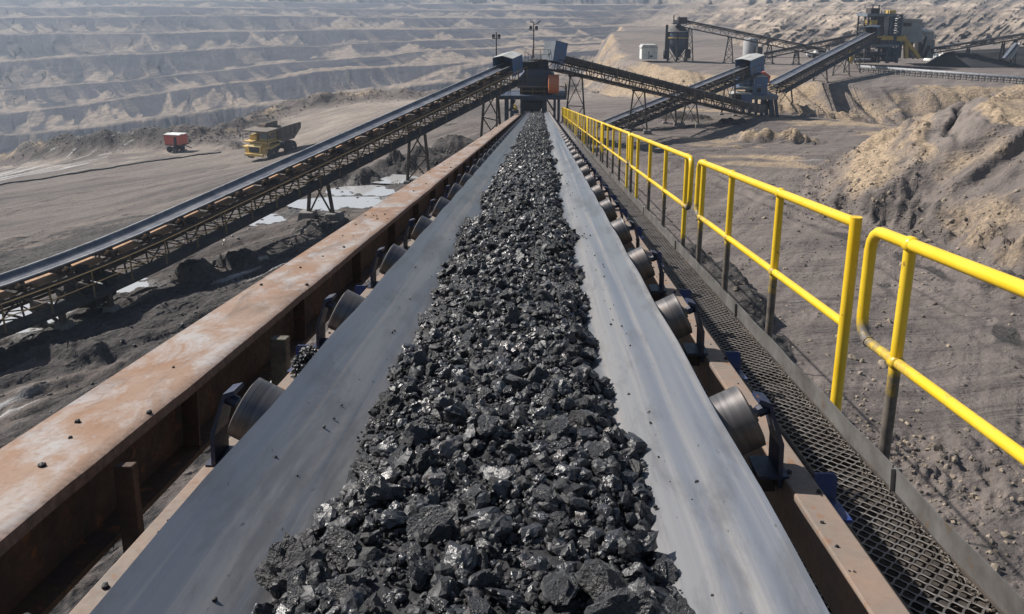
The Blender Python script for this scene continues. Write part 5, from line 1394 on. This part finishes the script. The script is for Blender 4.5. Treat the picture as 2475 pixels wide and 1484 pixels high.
blk('yellow_deck', M_yelp, pl, 2120, 2158, 87, 97, Yp - .4, Yp - .01); blk('screen_box', M_yelp, pl, 2168, 2190, 88, 99, Yp - .3, Yp + 2)
blk('beam', M_hgrey, pl, 2070, 2172, 108, 113, Yp - .2, Yp + .0)
blk('machine', M_black, pl, 2075, 2118, 128, 152, Yp + 2.5, Yp + 5); blk('machine', M_black, pl, 2145, 2166, 118, 150, Yp + 1.5, Yp + 4)
blk('pipe', M_edge, pl, 2069, 2104, 142, 146, Yp - 1, Yp - .5); blk('stair_tower', M_yelp, pl, 2056, 2060, 118, 154, Yp - 1, Yp - .5)
m = MB(); m.bar(at(2180, 88, Yp), at(2220, 140, Yp), .8, .5); m.obj('chute', M_yelp, pl); m = MB(); m.bar(at(2188, 96, Yp), at(2189, 141, Yp), .7, .5); m.obj('chute', M_yelp, pl)
m = MB(); m.bar(at(2192, 100, Yp + .5), at(2208, 141, Yp + .5), .5, .4); m.obj('chute', M_paleg, pl)
for (a, b_) in (((2222, 140), (2236, 88)), ((2232, 140), (2244, 110))):
    m = MB(); m.bar(at(*a, Yp), at(*b_, Yp), .45, .4); m.obj('brace', M_black, pl)
sb = empty('storage_bin', at(2200, 140, 134), 'large pale grey box shaped storage bin right of the processing tower', 'storage bin')
poly_block('bin_shell', M_paleg, sb, [(2168, 104), (2168, 50), (2229, 50), (2227, 102)], 133, 139); poly_block('roof', M_roof, sb, [(2166, 50), (2172, 44), (2231, 47), (2231, 51)], 132.7, 139.5)
blk('recess', M_galdk, sb, 2184, 2202, 56, 64, 132.9, 133.0)
for u in (2172, 2198, 2224): blk('leg', M_galdk, sb, u, u + 4, 102, 141, 133.5, 134.1)
s2 = empty('shed', at(2240, 110, 136), 'white gabled shed raised beside the large grey storage bin', 'shed')
poly_block('wall', M_white, s2, [(2223, 97), (2228, 76), (2236, 70), (2255, 73), (2255, 97)], 134.5, 138); blk('side_wall', M_paleg, s2, 2234, 2255.6, 80, 97, 134.3, 134.5); blk('base', M_paleg, s2, 2230, 2254, 97, 141, 134.8, 137.5)
blk('roof', M_roof, s2, 2231, 2257, 76, 79.5, 134.0, 138.3)
M_chalk = dirty('white_powder', (0.82, 0.80, 0.76), (0.6, 0.57, 0.52), .35, .95, 0, 1.5, bstr=.6)
def heap(name, label, cat, c, rx, ry, h, mat, seed, ridge=0, n=60, kind=None, amp=.25):
    rr = np.linspace(0, 1, 24)[:, None]; an = np.linspace(0, 2 * math.pi, n + 1)[None, :-1]
    X = rr * rx * np.cos(an); Y = rr * ry * np.sin(an)
    if ridge: X = X + np.sign(np.cos(an)) * ridge * np.minimum(1, rr * 3) * np.abs(np.cos(an)) ** .4
    Z = h * (1 - rr) ** .95 + amp * h * fbm(X * 1.3 + seed, Y * 1.3, 4, seed) * (1 - rr ** 4) * (rr > .02) 
    Z[-1] -= .15; V = np.stack([X + c[0], Y + c[1], Z + c[2]], -1).reshape(-1, 3); F = []
    for i in range(23):
        for k in range(n): l = (k + 1) % n; F.append((i * n + k, i * n + l, (i + 1) * n + l, (i + 1) * n + k))
    o = mesh_obj(name, V, F, mat, smooth=True); tag(o, label, cat); return o
p = atz(2256, 145, PLAT_Z); heap('powder_heap', 'lumpy heap of bright white material in front of the white shed', 'heap', (p.x, p.y, PLAT_Z - .1), 1.8, 1.2, 2.0, M_chalk, 3, amp=.9)
p = atz(2274, 145, PLAT_Z); heap('powder_heap', 'smaller white heap at the right foot of the bright white heap', 'heap', (p.x, p.y, PLAT_Z - .1), 1.2, 1.0, 1.3, M_chalk, 8, amp=.9)
M_stock = coal_material('stockpile_coal', (0.035, 0.036, 0.040), (0.075, 0.074, 0.078), (.8, .95), .2)
p = atz(2440, 160, PLAT_Z); heap('coal_stockpile', 'long dark grey coal stockpile on the plateau at the right edge', 'stockpile', (p.x + 5.2, p.y + 3.0, PLAT_Z - .2), 4.6, 4.6, 3.2, M_stock, 12, ridge=12.5, n=120, amp=.10)
g7, Q7, L7, _, (zb7, _) = gallery('stacker_conveyor', 'thin lattice conveyor rising to the right above the coal stockpile', at(2250, 116, 134), at(2560, 66, 128), wb=.7, near=1, depth=.6, rise=.25, pitch=1.2, idl=2.4, walk=False, beltmat=M_edge, fine=False)
for u in (2340, 2425, 2455): 
    s = s_for_u(Q7, L7, u, 0, zb7); bent(g7, Q7(s, 0, zb7), Vector((1, 0, 0)), .3, .8, zpl, 0, nlev=2, r=.12, mat=M_galdk)
m = MB(); m.bar(at(2455, 105, 129), at(2425, 142, 128), .5, .3); m.obj('strut', M_navy, g7); m = MB(); m.bar(at(2463, 105, 129), at(2441, 142, 128), .4, .3); m.obj('strut', M_paleg, g7)
# low pale conveyor along the plateau
lc = empty('ground_conveyor', at(2275, 180, 110), 'low pale grey conveyor on short posts along the plateau edge', 'conveyor')
A_ = at(2078, 163, 118); B_ = at(2560, 196, 96); A_.z = PLAT_Z + .55; B_.z = PLAT_Z + .55 
a = atz(2078, 161, PLAT_Z + .7); b_ = atz(2560, 195, PLAT_Z + .7); D_ = (b_ - a).normalized()
m = MB(); m.tube([a, b_], .22, 12); m.obj('belt_cover', M_edge, lc, smooth=True)
n = 34
for i in range(n + 1):
    p = a.lerp(b_, i / n); m = MB()
    for k in (-.3, .3): m.bar(p + Vector((0, k, -.1)), Vector((p.x, p.y + k, gz(p.x, p.y) - .2)), .09)
    m.bar(p + Vector((0, -.35, -.2)), p + Vector((0, .35, -.2)), .08); m.obj('support_post', M_paleg, lc)
m = MB(); m.bar(a - Vector((0, 0, .42)), b_ - Vector((0, 0, .42)), .5, .08); m.obj('return_tray', M_galdk, lc)
# small parked pick-up on the plateau
pk = empty('pickup_truck', atz(1975, 140, PLAT_Z), 'small white pickup parked on the plateau left of the plant', 'pickup')
pp = atz(1976, 139, PLAT_Z + .05); Rz = Matrix.Rotation(.2, 3, 'Z')
def pkb(name, c, s, mat, par): m = MB(); m.box(pp + Rz @ Vector(c), s, Rz); return m.obj(name, mat, par, bevel=.06)
bd = pkb('body', (0, 0, .62), (3.9, 1.6, .5), M_white, pk); pkb('cab', (.2, 0, 1.1), (1.5, 1.5, .5), M_white, pk); pkb('window', (.2, -.76, 1.12), (1.2, .03, .3), M_black, pk)
for sx in (-1.2, 1.2):
    for sy in (-.75, .75):
        m = MB(); c = pp + Rz @ Vector((sx, sy, .34)); m.cyl(c - Rz @ Vector((0, .1, 0)), c + Rz @ Vector((0, .1, 0)), .34, 16); m.obj('wheel', M_black, pk)

# ================================================================== HAUL TRUCK
M_tyel = dirty('dusty_truck_yellow', (0.74, 0.50, 0.12), (0.40, 0.31, 0.19), .5, .6, 0, 1.6)
M_tyre = dirty('dusty_tyre', (0.045, 0.042, 0.042), (0.12, 0.105, 0.095), .6, .95, 0, 2)
M_rim = dirty('dusty_rim', (0.12, 0.11, 0.10), (0.2, 0.17, 0.14), .5, .7, 0, 3)
M_bed = dirty('worn_dump_body', (0.115, 0.098, 0.082), (0.20, 0.165, 0.13), .55, .75, 0, 1.2, rust=(.2, .11, .06))
M_glass = dirty('dusty_glass', (0.10, 0.115, 0.13), (0.2, 0.2, 0.2), .4, .2, 0, 2)
base = on_ground(655, 378); zg = base.z; print('TRUCK', base)
tr = empty('haul_truck', (base.x, base.y, zg + .02), 'dusty yellow mining dump truck with its empty grey bed parked on the pit floor', 'dump truck', rot=(0, 0, R(180 + 72)))
TSC = base.y / 103.0; tr.scale = (TSC,) * 3
TM = world_m(tr)
def tpart(m, name, mat, parent=None, **k):
    m.v = [tuple(TM @ Vector(p)) for p in m.v]; return m.obj(name, mat, parent or tr, **k)
m = MB(); m.box((-.6, 0, 1.15), (6.6, 1.5, .5)); m.box((-2.4, 0, 1.0), (.7, 2.6, .6)); m.box((1.9, 0, .95), (.5, 2.6, .4)); tpart(m, 'chassis', M_galdk)
# hood / front body
m = MB(); m.prism([(1.2, -1.05, .95), (3.35, -1.05, .95), (3.35, -1.05, 1.85), (2.7, -1.05, 2.30), (1.2, -1.05, 2.30)], (0, 2.1, 0)); hd = tpart(m, 'hood', M_tyel, bevel=.05)
m = MB(); m.box((3.36, 0, 1.45), (.06, 1.5, .72)); gr_ = tpart(m, 'grille', M_galdk, hd)
m = MB(); [m.box((3.40, 0, 1.16 + k * .14), (.04, 1.46, .05)) for k in range(5)]; tpart(m, 'grille_bars', M_rim, hd)
m = MB(); m.box((3.45, 0, .78), (.32, 2.9, .36)); tpart(m, 'bumper', M_tyel, bevel=.04)
for sy in (-1, 1):
    m = MB(); m.prism([(.6, sy * 1.08, 1.95), (3.1, sy * 1.08, 1.75), (3.1, sy * 1.08, 1.60), (2.5, sy * 1.08, 1.45), (.6, sy * 1.08, 1.8)], (0, sy * .95, 0)); tpart(m, 'fender', M_tyel, bevel=.03)
    m = MB(); m.box((2.9, sy * 1.35, 1.22), (.5, .5, .75)); tpart(m, 'step_box', M_tyel, bevel=.03)
    m = MB(); m.cyl((3.62, sy * 1.2, .82), (3.64, sy * 1.2, .82), .12, 14); tpart(m, 'headlight', M_lamp)
m = MB(); m.box((1.55, 0, 2.36), (2.9, 3.9, .10)); tpart(m, 'deck', M_tyel)
# cab on the side facing the camera's right (driver side), windows
m = MB(); m.prism([(.45, -.10, 2.40), (2.05, -.10, 2.40), (1.9, -.10, 3.55), (.55, -.10, 3.55)], (0, 1.55, 0)); cab_ = tpart(m, 'cab', M_tyel, bevel=.04)
m = MB(); m.prism([(2.075, .0, 2.70), (1.96, .0, 3.42), (1.96, 1.35, 3.42), (2.075, 1.35, 2.70)], (.03, 0, 0)); tpart(m, 'windscreen', M_glass, cab_)
m = MB(); m.prism([(.75, 1.46, 2.72), (1.8, 1.46, 2.72), (1.72, 1.46, 3.40), (.80, 1.46, 3.40)], (0, .03, 0)); tpart(m, 'side_window', M_glass, cab_)
m = MB(); m.box((1.3, -1.15, 2.75), (1.2, 1.1, .7)); tpart(m, 'air_cleaner', M_tyel, bevel=.05)
m = MB(); m.cyl((.3, -.9, 2.3), (.3, -.9, 3.3), .16, 12); tpart(m, 'exhaust', M_rustdark)
m = MB()
for y in (-1.9, 1.9):
    m = MB(); m.bar((3.0, y, 2.42), (3.0, y, 3.3), .05); m.bar((1.0, y, 3.3), (3.0, y, 3.3), .05); m.bar((1.0, y, 2.85), (3.0, y, 2.85), .04)
    if y < 0: m.bar((3.0, -1.9, 3.3), (3.0, -.4, 3.3), .05); m.bar((3.0, -1.9, 2.85), (3.0, -.4, 2.85), .04)
    tpart(m, 'guard_rail', M_galdk)
m = MB(); m.bar((3.3, 1.6, .5), (2.7, 1.9, 2.4), .06); m.bar((3.5, 1.3, .5), (2.9, 1.55, 2.4), .06); [m.bar(Vector((3.3, 1.6, .5)).lerp(Vector((2.7, 1.9, 2.4)), k / 7), Vector((3.5, 1.3, .5)).lerp(Vector((2.9, 1.55, 2.4)), k / 7), .05) for k in range(8)]; tpart(m, 'ladder', M_tyel)
for sy in (-1, 1):
    m = MB(); m.bar((2.9, sy * 1.95, 3.0), (3.0, sy * 2.25, 3.2), .04); m.box((3.0, sy * 2.3, 3.1), (.05, .2, .4)); tpart(m, 'mirror', M_galdk)
# dump body: canopy, front wall, sloping floor and flared sides rising to the tail
m = MB()
W_ = 1.95
out = [(.55, 3.62), (.35, 2.55), (-.3, 2.0), (-2.6, 1.95), (-4.35, 3.05), (-4.35, 3.35), (-3.6, 3.75)]
top = [(.55, 3.85), (-3.9, 4.2)]
side = [(2.95, 3.72), (2.95, 3.86), (.5, 3.95), (-4.15, 4.12), (-4.45, 3.95), (-4.35, 3.30), (-2.7, 2.1), (-.4, 2.05), (.25, 2.55), (.45, 3.60)]
for sy in (-1, 1): m.prism([(x, sy * W_, z) for x, z in side[2:]] , (0, -sy * .10, 0))
m.prism([(x, -W_ + .1, z) for x, z in [(.50, 3.60), (.30, 2.55), (-.35, 2.08), (-2.65, 2.12), (-4.38, 3.34), (-4.30, 3.44), (-2.6, 2.26), (-.42, 2.22), (.18, 2.62), (.36, 3.60)]], (0, 2 * W_ - .2, 0))
bdo = tpart(m, 'dump_bed', M_bed, bevel=.02)
m = MB(); m.prism([(x, -W_, z) for x, z in [(3.0, 3.68), (3.05, 3.84), (.5, 3.97), (.3, 3.60)]], (0, 2 * W_, 0)); tpart(m, 'canopy', M_bed, bdo, bevel=.02)
m = MB(); [m.box((.2 - k * 1.05, sy * (W_ + .05), 3.1 + k * .08), (.14, .12, 1.5 - .12 * k)) for k in range(4) for sy in (-1, 1)]; tpart(m, 'ribs', M_bed, bdo)
# rust coloured load hopper lip seen above the canopy
m = MB(); m.prism([(.2, -1.2, 3.9), (.9, -1.0, 3.92), (.7, -1.0, 4.3), (.25, -1.2, 4.5)], (0, 1.0, 0)); tpart(m, 'bed_spill_guard', M_rustdark, bdo)
def wheel(x, y, r, w_):
    m = MB(); m.lathe((x, y - w_ / 2, r), [(r * .55, 0), (r * .80, -.0), (r * .95, .05), (r, .16), (r, w_ - .16), (r * .95, w_ - .05), (r * .80, w_), (r * .55, w_)], 36, (0, 1, 0))
    t = tpart(m, 'tyre', M_tyre, auto=True)
    m = MB(); m.lathe((x, y - w_ / 2, r), [(r * .25, w_ * .2), (r * .52, w_ * .12), (r * .56, .01), (r * .56, w_ - .01), (r * .52, w_ * .86), (r * .25, w_ * .8)], 24, (0, 1, 0)); rm = tpart(m, 'rim', M_rim, t, auto=True)
    m = MB(); m.lathe((x, y - w_ / 2 - .04, r), [(r * .12, 0), (r * .2, .1), (r * .2, w_ - .02), (r * .12, w_ + .08)], 16, (0, 1, 0)); tpart(m, 'hub', M_tyel, rm, auto=True)
for sy in (-1, 1): wheel(1.85, sy * 1.62, .92, .62); wheel(-2.45, sy * 1.35, .92, 1.05)
# ================================================================== RED TRAILER, HOSE
b0 = on_ground(428, 366); zg = b0.z; print('TRAILER', b0)
rt = empty('generator_trailer', (b0.x, b0.y, zg), 'small red box trailer with a white roof standing by the rubble ridge', 'trailer', rot=(0, 0, R(-12)))
rt.scale = (b0.y / 108.0,) * 3
TM = world_m(rt)
def tp2(m, name, mat, parent=None, **k): m.v = [tuple(TM @ Vector(p)) for p in m.v]; return m.obj(name, mat, parent or rt, **k)
m = MB(); m.box((0, 0, 1.75), (2.45, 1.8, 1.35)); bx_ = tp2(m, 'box_body', M_red, bevel=.04)
m = MB(); m.prism([(-1.27, -.95, 2.43), (1.27, -.95, 2.43), (1.15, 0, 2.58), (-1.15, 0, 2.58)], (0, .0, .04)); m.box((0, .0, 2.47), (2.5, 1.86, .08)); tp2(m, 'roof', M_white, bevel=.02)
m = MB(); m.box((.55, -.92, 1.62), (.42, .05, 1.1)); tp2(m, 'door', M_galdk, bx_)
m = MB(); m.box((0, 0, .98), (2.5, 1.5, .14)); m.bar((1.2, 0, .95), (2.4, 0, .6), .1); tp2(m, 'chassis', M_galdk)
for sx in (-.55, .25):
    for sy in (-.8, .8): m = MB(); m.cyl((sx, sy - .12, .42), (sx, sy + .12, .42), .42, 18); tp2(m, 'wheel', M_black)
m = MB(); m.bar((.5, -1.0, 1.0), (.5, -1.7, .1), .06); m.bar((.95, -1.0, 1.0), (.95, -1.7, .1), .06); [m.box((.72, -1.0 - .7 * k / 4, 1.0 - .9 * k / 4), (.5, .2, .04)) for k in range(5)]; tp2(m, 'steps', M_galdk)
m = MB(); [m.bar((x, -.6, 1.1), (x + .25, -.6, .05), .06) for x in (1.2, 1.5)]; m.bar((1.2, -.6, 1.0), (2.0, -.6, .3), .05); tp2(m, 'support_legs', M_galdk)
def ground_line(name, uvY, r, mat, label, cat, n=60):
    P = [at(*q) for q in uvY]; pts = []
    for i in range(n + 1):
        f = i / n * (len(P) - 1); k = min(int(f), len(P) - 2); p = P[k].lerp(P[k + 1], f - k); p.x += .25 * math.sin(i * .9); pts.append((p.x, p.y, gz(p.x, p.y) + r * .6))
    m = MB(); m.tube(pts, r, 8); o = m.obj(name, mat, smooth=True); tag(o, label, cat)
ground_line('drain_hose', [(-60, 440, 88), (180, 405, 98), (330, 387, 104), (470, 372, 108), (535, 365, 110)], .11, M_black, 'long black hose lying across the pit floor below the red trailer', 'hose')
# ================================================================== LOOSE ROCKS
M_rock = coal_material('dusty_rock', (0.10, 0.085, 0.075), (0.34, 0.28, 0.21), (.9, .98), .2)
def strew(name, n, fx, fy, sz, mat, rs, sub=2, rough=.3):
    X = fx(rs, n); Y = fy(rs, n); Z = ground_fields(X, Y)[0]; s_ = np.clip(rs.lognormal(math.log(sz), .5, n), sz * .35, sz * 4)
    P = np.stack([X, Y, Z + s_ * .1], 1); return scatter_rocks(name, P, s_, mat, sub, 12, rs, rough=rough)
rs = np.random.RandomState(21)
strew('gravel', 1000, lambda r, n: 8.2 + r.normal(0, 1.7, n), lambda r, n: 17.0 + r.normal(0, 2.2, n), .045, M_rock, rs)
strew('gravel', 900, lambda r, n: r.uniform(5, 26, n), lambda r, n: r.uniform(14, 45, n), .05, M_rock, rs)
strew('gravel', 900, lambda r, n: r.uniform(-22, -4, n), lambda r, n: r.uniform(16, 60, n), .06, M_coal, rs)
# rubble along the spoil bank and the ridge
def along(pts, n, r, off, spread):
    seg = r.randint(0, len(pts) - 1, n); f = r.uniform(0, 1, n); P = np.array(pts)
    A = P[seg] * (1 - f[:, None]) + P[seg + 1] * f[:, None]; d = P[seg + 1] - P[seg]; nrm = np.stack([-d[:, 1], d[:, 0]], 1) / np.linalg.norm(d, axis=1)[:, None]
    return A + nrm * (off + r.normal(0, spread, n))[:, None]
A = along(MND[:8], 1500, rs, -.8, 1.6); strew('rubble', 1500, lambda r, n: A[:, 0], lambda r, n: A[:, 1], .055, M_rock, rs)
A2 = along(BERM[1:11], 5000, rs, 4.0, 2.6); strew('rubble', 5000, lambda r, n: A2[:, 0], lambda r, n: A2[:, 1], .075, M_rock, rs)
A3 = along(PLAT[:6], 1500, rs, 1.0, 2.0); strew('rubble', 1500, lambda r, n: A3[:, 0], lambda r, n: A3[:, 1], .06, M_rock, rs)
# ================================================================== AIR
def haze():
    m = bpy.data.materials.new('haze_air'); m.use_nodes = True; nt = m.node_tree; nt.nodes.clear()
    o = nt.nodes.new('ShaderNodeOutputMaterial'); p = nt.nodes.new('ShaderNodeVolumePrincipled')
    p.inputs['Color'].default_value = (0.68, 0.81, 1.0, 1); p.inputs['Density'].default_value = HAZE_D
    p.inputs['Anisotropy'].default_value = 0.2
    nt.links.new(p.outputs[0], o.inputs['Volume'])
    b = MB().box((100, 850, -20), (4400, 2000, 150)); o = b.obj('haze', m); tag(o, kind='stuff')
HAZE_D = 0.00046
haze()
